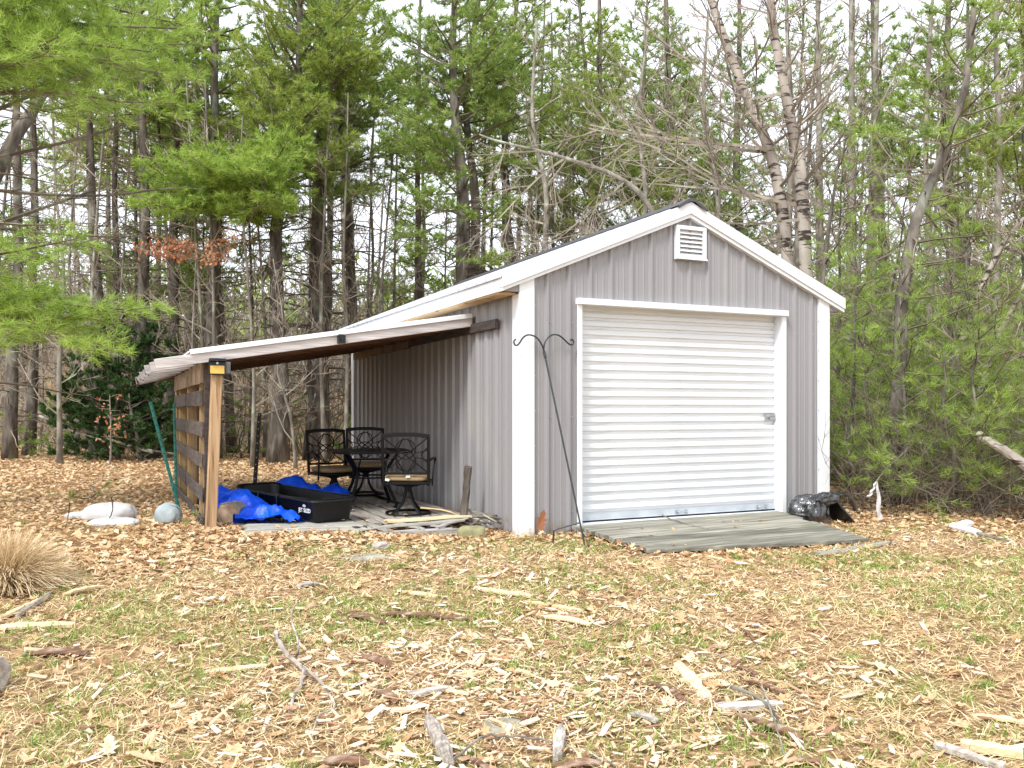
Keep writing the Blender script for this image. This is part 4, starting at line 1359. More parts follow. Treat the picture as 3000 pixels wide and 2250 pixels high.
# dry grass and pine needles lying every way: thin bent blades
def blades(mb, x, y, ln, w, lean, g, tint, curve=.5):
    n = len(x)
    az = g.uniform(0, 6.283, n); el = np.clip(lean + g.normal(0, .22, n), .03, 1.5)
    d = np.stack([np.cos(az) * np.cos(el), np.sin(az) * np.cos(el), np.sin(el)], 1)
    p0 = np.stack([x, y, gh(x, y) + g.random(n) * .008], 1)
    sd_ = unit(np.stack([-np.sin(az) , np.cos(az), g.normal(0, .5, n)], 1))
    p1 = p0 + d * (ln * .55)[:, None]
    d2 = d.copy(); d2[:, 2] -= curve * g.random(n); d2 = unit(d2)
    p2 = p1 + d2 * (ln * .45)[:, None]; p2[:, 2] = np.maximum(p2[:, 2], gh(p2[:, 0], p2[:, 1]) + .004)
    V = np.stack([p0 - sd_ * w[:, None] * .5, p0 + sd_ * w[:, None] * .5, p1 + sd_ * w[:, None] * .42, p1 - sd_ * w[:, None] * .42, p2], 1)
    b = (np.arange(n) * 5)[:, None]
    mb.add(V.reshape(-1, 3), b + np.array([[0, 1, 2, 3]]), tint)
    k = mb.n - n * 5
    mb.F.append(b + np.array([[3, 2, 4]]) + k); mb.T.append(np.broadcast_to(tint, (n,)))


mb = MB()
x, y, D = sc_.points(330000, 2.1, 11, 1.0, 1.3)
dens = (1 - .75 * np.clip(leafiness(x, y), 0, 1)) * np.interp(D, [2, 5, 11], [1, .9, .55]) * (.45 + .55 * pnoise(x, y, 2.2, 9))
keep = g.random(len(x)) < dens * .80
x, y, D = x[keep], y[keep], D[keep]
n = len(x)
blades(mb, x, y, g.uniform(.025, .085, n), g.uniform(.002, .0042, n) * np.interp(D, [2, 5, 11], [1, 1.6, 2.4]), .32, g, np.clip(g.normal(.55, .27, n), 0, 1))
tag(mb.build('dry_grass', 'dry_grass'), 'straw coloured dead grass and needles matted over the lawn', 'dry grass', kind='stuff')

mb = MB()
x, y, D = sc_.points(150000, 2.1, 12, 1.0, 1.3)
pt = pnoise(x, y, 1.5, 17) * .6 + pnoise(x, y, 5.5, 18) * .4
keep = (pt > .47) & (g.random(len(x)) < np.clip((pt - .47) * 5, 0, 1) * (1 - .85 * np.clip(leafiness(x, y), 0, 1)))
x, y, D = x[keep], y[keep], D[keep]
n = len(x)
blades(mb, x, y, g.uniform(.02, .055, n), g.uniform(.002, .004, n) * np.interp(D, [2, 5, 12], [1, 1.6, 2.4]), .95, g, np.clip(g.normal(.5, .25, n), 0, 1))
# tufts: tight bunches
tx, ty, tD = sc_.points(420, 2.2, 10, 1.1, 1.0)
ok = g.random(len(tx)) < (1 - .8 * np.clip(leafiness(tx, ty), 0, 1)); tx, ty, tD = tx[ok], ty[ok], tD[ok]
rp = 34
x = np.repeat(tx, rp) + g.normal(0, .022, len(tx) * rp); y = np.repeat(ty, rp) + g.normal(0, .022, len(tx) * rp); D = np.repeat(tD, rp); n = len(x)
blades(mb, x, y, g.uniform(.03, .075, n), g.uniform(.0018, .003, n) * np.interp(D, [2, 5, 12], [1, 1.5, 2.3]), .85, g, np.clip(g.normal(.45, .25, n), 0, 1))
tag(mb.build('green_grass', 'green_grass'), 'patches of short green grass pushing through the dead grass', 'grass', kind='stuff')


# split wood crumbs
def chips(mb, x, y, ln, w, th, g, tint):
    n = len(x)
    az = g.normal(.2, .9, n) + np.where(g.random(n) < .25, g.uniform(0, 3.14, n), 0)
    pit = g.normal(0, .16, n)
    d = np.stack([np.cos(az) * np.cos(pit), np.sin(az) * np.cos(pit), np.sin(pit)], 1)
    s_ = np.stack([-np.sin(az), np.cos(az), g.normal(0, .3, n)], 1); s_ = unit(s_)
    u_ = np.cross(d, s_)
    c = np.stack([x, y, gh(x, y) + .012 + th + np.abs(np.sin(pit)) * ln * .4], 1)
    a = ln * .5; b = w * .5; t = th * .5
    sk = g.normal(0, .25, (n, 8)) * w[:, None]; en = g.uniform(.55, 1.1, (n, 8))
    V = []
    for k, (i, j, q) in enumerate([(-1, -1, -1), (-1, 1, -1), (1, 1, -1), (1, -1, -1), (-1, -1, 1), (-1, 1, 1), (1, 1, 1), (1, -1, 1)]):
        V.append(c + d * (i * a * en[:, k] )[:, None] + s_ * (j * b * (.6 + .4 * en[:, k]) + sk[:, k] * .3)[:, None] + u_ * (q * t)[:, None])
    V = np.stack(V, 1)
    f = np.array([[4, 5, 6, 7], [0, 4, 7, 3], [1, 2, 6, 5], [0, 1, 5, 4], [3, 7, 6, 2]])
    F = (np.arange(n) * 8)[:, None, None] + f[None]
    mb.add(V.reshape(-1, 3), F.reshape(-1, 4), np.repeat(tint, 5))


mb = MB()
x, y, D = sc_.points(64000, 2.1, 9.0, 1.0, 1.0)
lat = (x - CAM[0]) * RT[0] + (y - CAM[1]) * RT[1]
ctr = np.exp(-((lat / D - .0) / .34) ** 2) * np.interp(D, [2, 3.2, 4.4, 6, 8.5], [1, 1, .75, .35, .12])
dens = (.10 + .9 * ctr) * (.35 + .65 * pnoise(x, y, 2.0, 31))
keep = g.random(len(x)) < dens * 1.15
x, y, D = x[keep], y[keep], D[keep]; n = len(x)
big = g.random(n) ** 3
ln = .008 + .075 * big ** 1.5 + g.random(n) * .020; w = .002 + ln * g.uniform(.06, .28, n)
chips(mb, x, y, ln, w, .0012 + w * g.uniform(.08, .3, n), g, np.clip(g.normal(.56, .27, n), 0, 1))
tag(mb.build('wood_chips', 'chips'), 'cream and brown splinters and wood chips strewn over the foreground grass', 'wood chips', kind='stuff')


# ------------------------------------------------------------------ trees
class Wood:
    """collects branch segments and needle tufts"""

    def __init__(s): s.P0 = []; s.P1 = []; s.R0 = []; s.R1 = []; s.tp = []; s.td = []; s.ts = []

    def line(s, pts, r0, r1):
        n = len(pts) - 1
        rr = np.linspace(r0, r1, n + 1)
        s.P0.append(pts[:-1]); s.P1.append(pts[1:]); s.R0.append(rr[:-1]); s.R1.append(rr[1:])

    def tuft(s, p, d, size):
        s.tp.append(p); s.td.append(d); s.ts.append(np.full(len(p), size))

    def wood(s, sides=3, g=rng):
        mb = MB()
        P0 = np.concatenate(s.P0)
        return mb.segs(P0, np.concatenate(s.P1), np.concatenate(s.R0), np.concatenate(s.R1), sides, g.random(len(P0)))

    def needles(s, g, k=7, width=.008, spread=.75, base=0.5, sd=.2, zgrad=0.0):
        P = np.concatenate(s.tp); Dd = np.concatenate(s.td); S_ = np.concatenate(s.ts)
        n = len(P)
        P = np.repeat(P, k, 0); Dd = np.repeat(Dd, k, 0); S_ = np.repeat(S_, k)
        tt = np.repeat(np.clip(g.normal(base, sd, n), 0, 1), k) + g.normal(0, .10, n * k)
        d = unit(Dd + g.normal(0, spread, (n * k, 3)) * np.array([1, 1, .8]))
        ln = S_ * g.uniform(.7, 1.15, n * k)
        o = P + g.normal(0, .012, P.shape)
        sd_ = unit(np.cross(d, g.normal(0, 1, d.shape)))
        w = (width * g.uniform(.7, 1.3, n * k))[:, None]
        V = np.stack([o - sd_ * w * .5, o + sd_ * w * .5, o + d * ln[:, None]], 1).reshape(-1, 3)
        mb = MB()
        return mb.add(V, np.arange(n * k * 3).reshape(-1, 3), np.clip(tt, 0, 1))


def bend_line(g, p, d, L, n, up=0.0, wob=.12):
    """a wandering line of n segments from p"""
    pts = [np.array(p, float)]; d = unit(d)
    for i in range(n):
        d = unit(d + g.normal(0, wob, 3) * np.array([1, 1, .6]) + np.array([0, 0, up / n]))
        pts.append(pts[-1] + d * L / n)
    return np.array(pts)


def perp(d):
    a = np.cross(d, (0, 0, 1.0))
    nrm = np.linalg.norm(a)
    return a / nrm if nrm > .05 else np.array([1.0, 0, 0])


def bough(W, g, p, d, L, r0, live=True, up=.25, dens=1.0, tuft=.11, flat=.35, start=.25, twist=.12, gap=.15, leafstep=.085, side=.36):
    """one limb with its side twigs; live ones carry needle tufts"""
    n = max(5, int(L / .28))
    pts = bend_line(g, p, d, L, n, up, twist)
    W.line(pts, r0, max(.004, r0 * .22))
    m = int(L * (1 - start) / gap * dens)
    for k in range(m):
        f = start + (1 - start) * (k + g.random()) / max(m, 1)
        t = f * n; i = min(int(t), n - 1); q = pts[i] + (pts[i + 1] - pts[i]) * (t - i)
        dd = unit(pts[i + 1] - pts[i])
        sgn = 1 if k % 2 else -1
        s_ = perp(dd) * sgn
        l2 = L * side * (1.15 - f) * g.uniform(.6, 1.2) + .10
        d2 = unit(dd * g.uniform(.5, 1.0) + s_ * g.uniform(.6, 1.1) + np.array([0, 0, g.normal(.05, flat)]))
        n2 = 4 if l2 > .5 else 3
        tp = bend_line(g, q, d2, l2, n2, up * .5, .18)
        W.line(tp, max(.0035, r0 * .25 * (1.2 - f)), .003)
        # third order
        n3 = int(l2 / .16)
        subs = [(tp, l2, 0.25)]
        for j in range(n3):
            ff = (j + .6) / max(n3, 1); tt = ff * n2; ii = min(int(tt), n2 - 1)
            qq = tp[ii] + (tp[ii + 1] - tp[ii]) * (tt - ii); d3 = unit(tp[ii + 1] - tp[ii])
            l3 = l2 * .42 * (1.1 - ff) * g.uniform(.7, 1.2) + .06
            tq = bend_line(g, qq, unit(d3 * .8 + perp(d3) * (1 if j % 2 else -1) * g.uniform(.4, 1) + np.array([0, 0, g.normal(.05, flat)])), l3, 2, up * .4, .2)
            W.line(tq, .0035, .0022)
            subs.append((tq, l3, .1))
        if live:
            for (ln_, ll, s0_) in subs:
                c = max(2, int(ll * (1 - s0_) / leafstep))
                u = s0_ + (1 - s0_) * (np.arange(c) + g.random(c) * .6 + .4) / c
                u = np.clip(u, 0, .999) * (len(ln_) - 1); ii = u.astype(int); fr = (u - ii)[:, None]
                pp = ln_[ii] * (1 - fr) + ln_[ii + 1] * fr; dr = unit(ln_[ii + 1] - ln_[ii])
                W.tuft(pp, unit(dr + np.array([0, 0, .25])), tuft)
    if live:
        ii = np.arange(int(n * .7), n)
        W.tuft(pts[ii + 1], unit(pts[ii + 1] - pts[ii]), tuft)
    return pts


def along(path, z):
    """point and direction of the trunk at height z"""
    zz = path[:, 2]
    i = int(np.clip(np.searchsorted(zz, z) - 1, 0, len(zz) - 2))
    f = np.clip((z - zz[i]) / max(zz[i + 1] - zz[i], 1e-6), 0, 1)
    return path[i] * (1 - f) + path[i + 1] * f


def trunk_mb(path, r0, r1, sides=10, g=rng, flare=.35):
    n = len(path)
    f = np.linspace(0, 1, n)
    rad = r0 * (1 - f) + r1 * f
    rad = rad * (1 + flare * np.exp(-f * n * .9))
    mb = MB()
    return mb.tube(path, rad, sides, rough=.05, r=g)


TREES = {}


def finish(root, W, g, path, r0, r1, bark, twig, needle, k=7, width=.008, spread=.75, sides=10, base=.5, sd=.2):
    trunk_mb(path, r0, r1, sides, g).build('trunk', bark, root, smooth=True)
    if W.P0:
        tag(W.wood(3, g).build('branches', twig, root), kind='stuff')
    if W.tp and needle:
        W.needles(g, k, width, spread, base, sd).build('crown', needle, root)


def conifer(name, path, r0, label, cat='tree', group=None, seed=1, dead=(1.0, 5.0), live=(5.0, 12.0), Ld=1.4, Ll=2.2, nb=4, step=.42, needle='needle_mid', bark='bark_pine',
            twig='twig_dark', tuft=.11, k=7, width=.010, dens=1.0, r1=None, extra=None, taper_top=True, leafstep=.09, up=.3, el=.15, base=.5, gap=.16, deadgap=.34, spread=.75, ll_low=None, sides=10):
    g = np.random.default_rng(seed)
    path = cr_path(path, 16)
    path[1:, :2] += np.cumsum(g.normal(0, .045, (15, 2)), 0) * .55
    loc = path[0].copy()
    root = thing(name, loc, label, cat, group)
    W = Wood()
    H = path[-1][2]
    a0 = g.uniform(0, 6.28)
    z = dead[0]
    while z < dead[1]:
        for j in range(g.integers(2, nb + 2)):
            a = a0 + j * 6.283 / nb + g.normal(0, .4); a0 += .3
            p = along(path, z + g.uniform(-.12, .12))
            L = Ld * g.uniform(.35, 1.2)
            d = (math.cos(a), math.sin(a), g.normal(.02, .18))
            bough(W, g, p, d, L, r0 * .11 + .004, False, g.uniform(-.35, .25), 1.0, gap=deadgap, twist=.16, side=.34)
        z += step * g.uniform(.7, 1.2)
    z = live[0]
    while z < min(live[1], H - .1):
        f = (z - live[0]) / max(live[1] - live[0], .1)
        Lp = Ll * (1 - .82 * max(0, f - .12) / .88) if taper_top else Ll * (1 - .25 * f)
        if ll_low is not None: Lp = ll_low + (Lp - ll_low) * min(1, f * 3)
        for j in range(nb):
            a = a0 + j * 6.283 / nb + g.normal(0, .3)
            p = along(path, z + g.uniform(-.1, .1))
            L = Lp * g.uniform(.6, 1.15)
            d = (math.cos(a), math.sin(a), el + .5 * f + g.normal(0, .1))
            bough(W, g, p, d, L, r0 * .14 + .005, True, up, dens, tuft, start=.22, gap=gap, leafstep=leafstep)
        a0 += .7
        z += step * g.uniform(.85, 1.2) * 1.15
    for e in (extra or []):
        p, q, L_r = along(path, e[0][2]), e[1], e[2]
        lv = e[3] if len(e) > 3 else True
        q = np.array(q); p = np.array(p); L = float(np.linalg.norm(q - p))
        bough(W, g, p, q - p, L, L_r, lv, e[4] if len(e) > 4 else .05, dens * 1.2, tuft, start=e[5] if len(e) > 5 else .3, gap=gap * (.8 if lv else 1.6), leafstep=leafstep, twist=.07, flat=.25, side=e[6] if len(e) > 6 else .36)
    finish(root, W, g, path, r0, r1 if r1 is not None else r0 * .25, bark, twig, needle, k, width, spread, sides, base)
    return root


def ramify(W, g, p, d, L, r, level, nsub, up, wob=.13, twigr=.0025, fork=.55):
    n = max(4, int(L / .25)) if level else 3
    pts = bend_line(g, p, d, L, n, up, wob)
    W.line(pts, r, max(twigr, r * .35))
    if level <= 0: return
    for k in range(nsub):
        f = .22 + .76 * (k + g.random()) / nsub
        t = f * n; i = min(int(t), n - 1); q = pts[i] + (pts[i + 1] - pts[i]) * (t - i); dd = unit(pts[i + 1] - pts[i])
        ax2 = unit(np.cross(dd, g.normal(0, 1, 3)))
        ang = g.uniform(.4, 1.0)
        d2 = unit(dd * math.cos(ang) + ax2 * math.sin(ang) + np.array([0, 0, .08]))
        ramify(W, g, q, d2, L * fork * (1.15 - .6 * f) * g.uniform(.7, 1.2), max(twigr, r * .45 * (1.1 - .5 * f)), level - 1, max(3, nsub - 1), up, wob * 1.15, twigr, fork)


def broadleaf(name, path, r0, label, cat='tree', group=None, seed=1, z0=2.5, z1=11, nbr=16, L=2.4, el=.6, bark='bark_grey', twig='twig_grey', level=2, nsub=5, up=.35, r1=None, extra=None, sides=10, forks=None, twigr=.0035, root=None):
    g = np.random.default_rng(seed)
    path = cr_path(path, 18)
    if root is None:
        root = thing(name, path[0].copy(), label, cat, group)
    W = Wood()
    r1 = r1 if r1 is not None else r0 * .3
    z1 = min(z1, path[-1][2] - .05)
    a0 = g.uniform(0, 6.28)
    for k in range(nbr):
        z = z0 + (z1 - z0) * (k + g.random()) / nbr
        f = (z - z0) / max(z1 - z0, .1)
        a = a0 + k * 2.4
        ramify(W, g, along(path, z), (math.cos(a), math.sin(a), el + g.normal(0, .25)), L * (1 - .5 * f) * g.uniform(.6, 1.2), r0 * .28 * (1 - .5 * f) + .004, level, nsub, up, twigr=twigr)
    for (p, q, rr, lv, ns, up_) in (extra or []):
        p = path[np.argmin(((path - np.array(p)) ** 2).sum(1))]; q = np.array(q)
        ramify(W, g, p, q - p, float(np.linalg.norm(q - p)), rr, lv, ns, up_, .09, twigr)
    finish(root, W, g, path, r0, r1, bark, twig, None, sides=sides)
    return root


def col_at(u, D, top=None, lean=0.0, base_v=None):
    """a trunk seen at display column u at distance D: base on the ground and top"""
    b = at(u, 900, D); b[2] = float(gh(b[0], b[1])) - .05
    return b


def tree_line(pts, D):
    """trunk through pixels given bottom to top; the first point is put on the ground"""
    P = [at(u, v, D) for u, v in pts]
    P[0] = P[0].copy(); P[0][2] = float(gh(P[0][0], P[0][1])) - .06
    return P


# --- the nearer conifers, one by one (columns and rows of the photograph, distance)
near = [
    # name-ish label, pixel trunk, D, radius, options
    ('slender dark pine trunk at the far left edge of the woods', [(22, 990), (30, 700), (40, 400), (38, 100), (30, -60)], 18, .13, dict(dead=(.8, 7.5), live=(8.2, 11), Ll=1.2, seed=101)),
    ('dark trunk second from the left edge, thick with dead twigs', [(62, 992), (70, 700), (72, 350), (66, 100), (60, -60)], 19.5, .12, dict(dead=(.6, 8), live=(8.6, 11.5), Ll=1.3, seed=102)),
    ('pine with rough trunk behind the pale fallen poles', [(215, 990), (210, 700), (205, 420), (200, 200), (205, -80)], 19.0, .15, dict(dead=(.7, 6.8), live=(7.5, 12), Ll=1.8, seed=103)),
    ('thin pine left of the small dark fir', [(255, 985), (250, 720), (240, 400), (236, 100), (230, -80)], 21, .11, dict(dead=(.7, 8), live=(8.6, 12.5), Ll=1.5, seed=104)),
    ('pine standing just behind the small dark fir', [(322, 988), (303, 700), (300, 430), (306, 180), (300, -80)], 18.5, .15, dict(dead=(1.5, 6.8), live=(7.2, 11.5), Ll=1.9, seed=105)),
    ('mid sized pine between the dark fir and the pallet wall', [(372, 985), (368, 700), (372, 400), (377, 200), (375, -80)], 20, .14, dict(dead=(.8, 6.6), live=(7.4, 12.5), Ll=1.6, seed=106)),
    ('stout pine seen above the solar lamp with a broad green bough', [(455, 990), (465, 700), (470, 420), (466, 180), (470, -80)], 19, .19, dict(dead=(.9, 5.6), live=(7.6, 12), Ll=2.0, seed=107, needle='needle_bright')),
    ('forked pine with spreading bright crown left of centre', [(600, 985), (590, 760), (588, 560), (596, 380), (640, 220), (650, -90)], 18.5, .20, dict(dead=(1.0, 5.4), live=(6.0, 12), Ll=2.5, seed=108, needle='needle_olive', nb=5)),
    ('massive pine trunk standing behind the patio chairs', [(683, 968), (684, 760), (684, 540), (690, 360), (690, 200), (680, -90)], 19.5, .25, dict(dead=(1.0, 5.6), live=(6.4, 12), Ll=2.4, seed=109, nb=5)),
    ('thin dark spruce trunk left of the thick pair over the eave', [(905, 980), (900, 700), (898, 480), (900, 280), (903, -60)], 21, .12, dict(dead=(1.2, 6.2), live=(6.8, 9), Ll=1.4, seed=110)),
    ('straight pine with heavy crown above the left eave', [(1002, 980), (1000, 640), (1002, 420), (995, 200), (1010, -90)], 18, .20, dict(dead=(1.5, 6.0), live=(6.2, 11.5), Ll=2.2, seed=111, nb=5)),
    ('pine right beside the straight pine above the left eave', [(1045, 980), (1040, 660), (1040, 420), (1030, 200), (1050, -90)], 19, .16, dict(dead=(1.5, 5.6), live=(6.4, 12), Ll=2.2, seed=112)),
    ('grey pine trunk leaning slightly right over the roof slope', [(1110, 980), (1100, 620), (1088, 430), (1090, 250), (1120, -60)], 20, .17, dict(dead=(2.2, 7.2), live=(7.6, 12), Ll=2.2, seed=113, needle='needle_olive')),
    ('pine rising behind the ridge with olive boughs', [(1290, 980), (1285, 600), (1290, 350), (1300, 120), (1300, -60)], 22, .16, dict(dead=(2.2, 5.0), live=(5.2, 11.0), Ll=2.7, seed=114, nb=5, needle='needle_olive')),
    ('full crowned pine behind the middle of the roof', [(1430, 980), (1440, 560), (1445, 300), (1440, 60), (1440, -40)], 23, .17, dict(dead=(2.2, 4.8), live=(4.8, 11.4), Ll=2.9, seed=115, nb=5)),
    ('dark stemmed pine bending right over the thicket', [(1925, 1000), (1945, 640), (1990, 420), (2050, 250), (2080, 60), (2090, -70)], 10.4, .085, dict(dead=(1.4, 4.4), live=(4.3, 6.2), Ll=1.2, seed=116, Ld=1.2)),
    ('tall pine with see-through crown at the right of the frame', [(2140, 1000), (2085, 560), (2060, 350), (2070, 100), (2080, -70)], 17, .14, dict(dead=(2.0, 5.5), live=(5.6, 10), Ll=2.2, seed=117)),
    ('pine behind the birches showing green above the gable', [(1610, 980), (1600, 600), (1590, 350), (1600, 100), (1600, -60)], 24, .16, dict(dead=(2.5, 5.0), live=(5.2, 12), Ll=2.4, seed=118)),
    ('pine at the right edge with flat layered boughs', [(2230, 1000), (2225, 700), (2215, 300), (2220, -60)], 15, .14, dict(dead=(1.5, 3.6), live=(3.8, 9.5), Ll=2.0, seed=119, needle='needle_olive')),
    ('pine between the birches and the right edge', [(1925, 985), (1910, 620), (1905, 350), (1900, 100), (1900, -60)], 21, .13, dict(dead=(1.5, 6.0), live=(6.2, 11.5), Ll=1.8, seed=120)),
]
for lab, px_, D, r0, kw in near:
    kw = dict(kw)
    ex = []
    if kw['seed'] == 107:
        ex = [(at(465, 395, 17.5), at(640, 375, 16.5), .035, True, .1, .1), (at(465, 400, 17.5), at(330, 360, 16.5), .035, True, .1, .1), (at(465, 430, 17.5), at(560, 455, 15.5), .03, True, .1, .1),
              (at(465, 380, 17.5), at(540, 350, 15.5), .03, True, .1, .1), (at(465, 420, 17.5), at(380, 430, 16), .03, True, .1, .15), (at(465, 415, 17.5), at(600, 410, 17), .03, True, .1, .15),
              (at(465, 405, 17.5), at(320, 390, 17.6), .03, True, .1, .12), (at(465, 385, 17.5), at(600, 360, 17.6), .03, True, .1, .12), (at(465, 400, 17.5), at(660, 400, 15.8), .03, True, .1, .15), (at(465, 390, 17.5), at(430, 370, 15.4), .03, True, .1, .15), (at(465, 400, 17.5), at(520, 400, 15.2), .03, True, .1, .15),
              (at(465, 330, 18), at(330, 300, 17), .03, False, .1, .12)]
    if kw['seed'] == 111:
        ex = [(at(1000, 430, 18), at(860, 300, 16.5), .03, True, .1, .2), (at(1000, 500, 18), at(1110, 440, 16.5), .03, True, .1, .2), (at(1000, 470, 18), at(880, 420, 16.5), .03, True, .1, .2),
              (at(1000, 560, 18), at(860, 500, 16.5), .025, True, .1, .25), (at(1000, 580, 18), at(1080, 560, 16.5), .025, True, .1, .25)]
    if kw['seed'] == 109:
        ex = [(at(690, 380, 19.5), at(800, 330, 18.4), .035, True, .1, .15), (at(690, 420, 19.5), at(800, 430, 18), .03, True, .1, .15), (at(690, 440, 19.5), at(830, 410, 18.6), .03, True, .1, .2), (at(690, 300, 19.5), at(620, 250, 18), .035, True, .1, .15)]
    if kw['seed'] == 112:
        ex = [(at(1035, 250, 19), at(1180, 60, 18), .04, True, .15, .2, .3), (at(1035, 200, 19), at(1240, 130, 17.5), .035, True, .1, .25, .3), (at(1035, 300, 19), at(930, 160, 17.8), .035, True, .15, .2, .3), (at(1035, 180, 19), at(900, 60, 18), .035, True, .15, .2, .3)]
    if kw['seed'] == 108:
        ex = [(at(600, 400, 18.5), at(490, 170, 18), .05, True, .2, .25, .3), (at(640, 300, 18.5), at(760, 150, 18), .05, True, .2, .25, .3), (at(600, 400, 18.5), at(780, 330, 17.5), .04, True, .1, .25),
              (at(640, 260, 18.5), at(830, 60, 18), .045, True, .2, .25, .3), (at(600, 380, 18.5), at(520, 300, 17), .035, True, .1, .25),
              (at(640, 240, 18.5), at(500, 90, 17.5), .04, True, .15, .2, .3), (at(640, 220, 18.5), at(700, 60, 17), .04, True, .15, .2, .3), (at(640, 180, 18.5), at(800, 110, 17.4), .04, True, .15, .2, .3), (at(640, 150, 18.5), at(560, 20, 17.4), .04, True, .15, .2, .3),
              (at(640, 280, 18.5), at(700, 220, 16.6), .035, True, .15, .2, .3), (at(600, 330, 18.5), at(560, 240, 16.8), .035, True, .15, .2, .3), (at(640, 120, 18.5), at(830, -10, 17.8), .04, True, .15, .2, .3)]
    kw.setdefault('tuft', .15); kw.setdefault('width', .0155); kw.setdefault('k', 12); kw.setdefault('leafstep', .10); kw.setdefault('nb', 4); kw.setdefault('step', .40); kw.setdefault('gap', .15)
    conifer('pine_tree', tree_line(px_, D), r0, lab, seed=kw.pop('seed'), extra=ex, **kw)

# --- the big pine just outside the left edge; its boughs hang into view
lp = [np.array(at(-190, 950, 9.0)) for _ in range(1)]
b0 = lp[0]; b0[2] = float(gh(b0[0], b0[1])) - .05
ptree = [b0, b0 + (0.0, .1, 2.5), b0 + (.12, .2, 5), b0 + (.1, .3, 8.5)]
ex = []
for (u0, v0, u1, v1, D, r_) in ((-190, 560, 190, 640, 9.0, .035), (-190, 600, 255, 690, 8.6, .035), (-190, 650, 330, 752, 8.8, .03), (-190, 520, 100, 560, 8.0, .03), (-190, 640, 60, 660, 7.6, .03), (150, 630, 375, 742, 8.7, .015)):
    ex.append((at(u0, v0, D + .2), at(u1, v1, D - .4), r_, True, -.06, .12, .26))
for (u0, v0, u1, v1, D, r_) in ((-190, 120, 330, 130, 9.4, .04), (-190, 60, 400, 110, 9.8, .04), (-190, 10, 300, 30, 9.2, .04), (-190, 160, 230, 195, 9.0, .04), (-190, -40, 180, -20, 9, .04), (-190, 90, 120, 110, 8.3, .03), (100, 60, 250, 180, 9.2, .02), (-190, 30, 60, 60, 8.4, .03), (-190, 110, 420, 160, 10.2, .035), (-190, 70, 300, 75, 8.9, .03), (-190, 140, 280, 165, 8.5, .03), (-190, 20, 420, 60, 10.4, .035), (-190, 130, 200, 120, 9.6, .03), (200, 80, 430, 175, 9.9, .015)):
    ex.append((at(u0, v0, D + .2), at(u1, v1, D - .4), r_, True, .05, .15, .30))
for (u0, v0, u1, v1, D, r_) in ((-190, 350, 300, 292, 9.2, .035), (-190, 290, 330, 250, 9.8, .04), (-190, 520, 190, 425, 9.0, .045), (-190, 400, 420, 480, 9.6, .03), (-190, 480, 350, 545, 9.9, .025), (-190, 440, 250, 500, 8.8, .025)):
    ex.append((at(u0, v0, D), at(u1, v1, D), r_, False, .12, .1, .30))
ex = [((along(cr_path(ptree, 16), e[0][2] - .1),) + tuple(e[1:])) for e in ex]
conifer('pine_tree', ptree, .17, 'large pine outside the left edge whose bright boughs hang into view', seed=77, dead=(1.6, 4.2), live=(4.6, 8.3), Ll=1.8, Ld=1.6, extra=ex, needle='needle_bright', tuft=.115, width=.0062, k=14, leafstep=.07, gap=.12, spread=.6, base=.55)
# leaning dark stem crossing the upper left corner
conifer('pine_tree', [at(-130, 1000, 11) * np.array([1, 1, 0]) + (0, 0, 0), at(-20, 420, 11), at(48, 240, 11), at(92, 120, 11), at(100, 20, 11)], .10, 'crooked dark stem leaning in from the left edge below the upper boughs', seed=78, dead=(2.2, 4.0), live=(5.0, 6.4), Ll=1.5, Ld=1.8, needle='needle_bright', tuft=.13, width=.008, k=11, leafstep=.08, r1=.04)

# --- pale birches and grey hardwoods behind and right of the shed
def bt(name, lab, px_, D, r0, **kw):
    P = tree_line(px_, D) if px_[0][1] > 900 else [at(u, v, D) for u, v in px_]
    return broadleaf(name, P, r0, lab, **kw)


D = 15.0
bt('birch_tree', 'birch with dark scarred bark rising right behind the roof slope', [(1750, 1000), (1748, 760), (1742, 600), (1735, 450), (1725, 340), (1708, 260), (1693, 180), (1670, 60), (1660, -80)], 14.0, .125, r1=.06, seed=201,
   bark='bark_birch', z0=4.2, z1=7.9, nbr=16, L=1.7, nsub=5,
   extra=[(at(1738, 450, 14), at(1560, 500, 13.2), .03, 2, 6, .1), (at(1715, 280, 14), at(1860, 130, 14), .03, 2, 6, .3)])
root = bt('birch_tree', 'twin stemmed birch leaning left over the ridge with long bare limbs', [(1712, 1000), (1705, 700), (1698, 520), (1672, 360), (1640, 270), (1605, 190), (1560, 70), (1510, -80)], 14.6, .11, r1=.06, seed=202,
   bark='bark_birch', z0=4.6, z1=8.2, nbr=16, L=1.9, nsub=5,
   extra=[(at(1690, 310, 14.6), at(1390, 225, 13.5), .035, 2, 8, .12), (at(1670, 350, 14.6), at(1290, 300, 13.4), .035, 2, 9, .08), (at(1650, 420, 14.6), at(1240, 345, 13.2), .03, 2, 9, .1),
          (at(1640, 280, 14.6), at(1400, 120, 13.6), .03, 2, 7, .15), (at(1600, 200, 14.6), at(1350, 60, 14), .03, 2, 7, .15), (at(1660, 460, 14.6), at(1400, 410, 13.2), .028, 2, 8, .15), (at(1670, 500, 14.6), at(1490, 520, 13.6), .025, 2, 7, .2)])
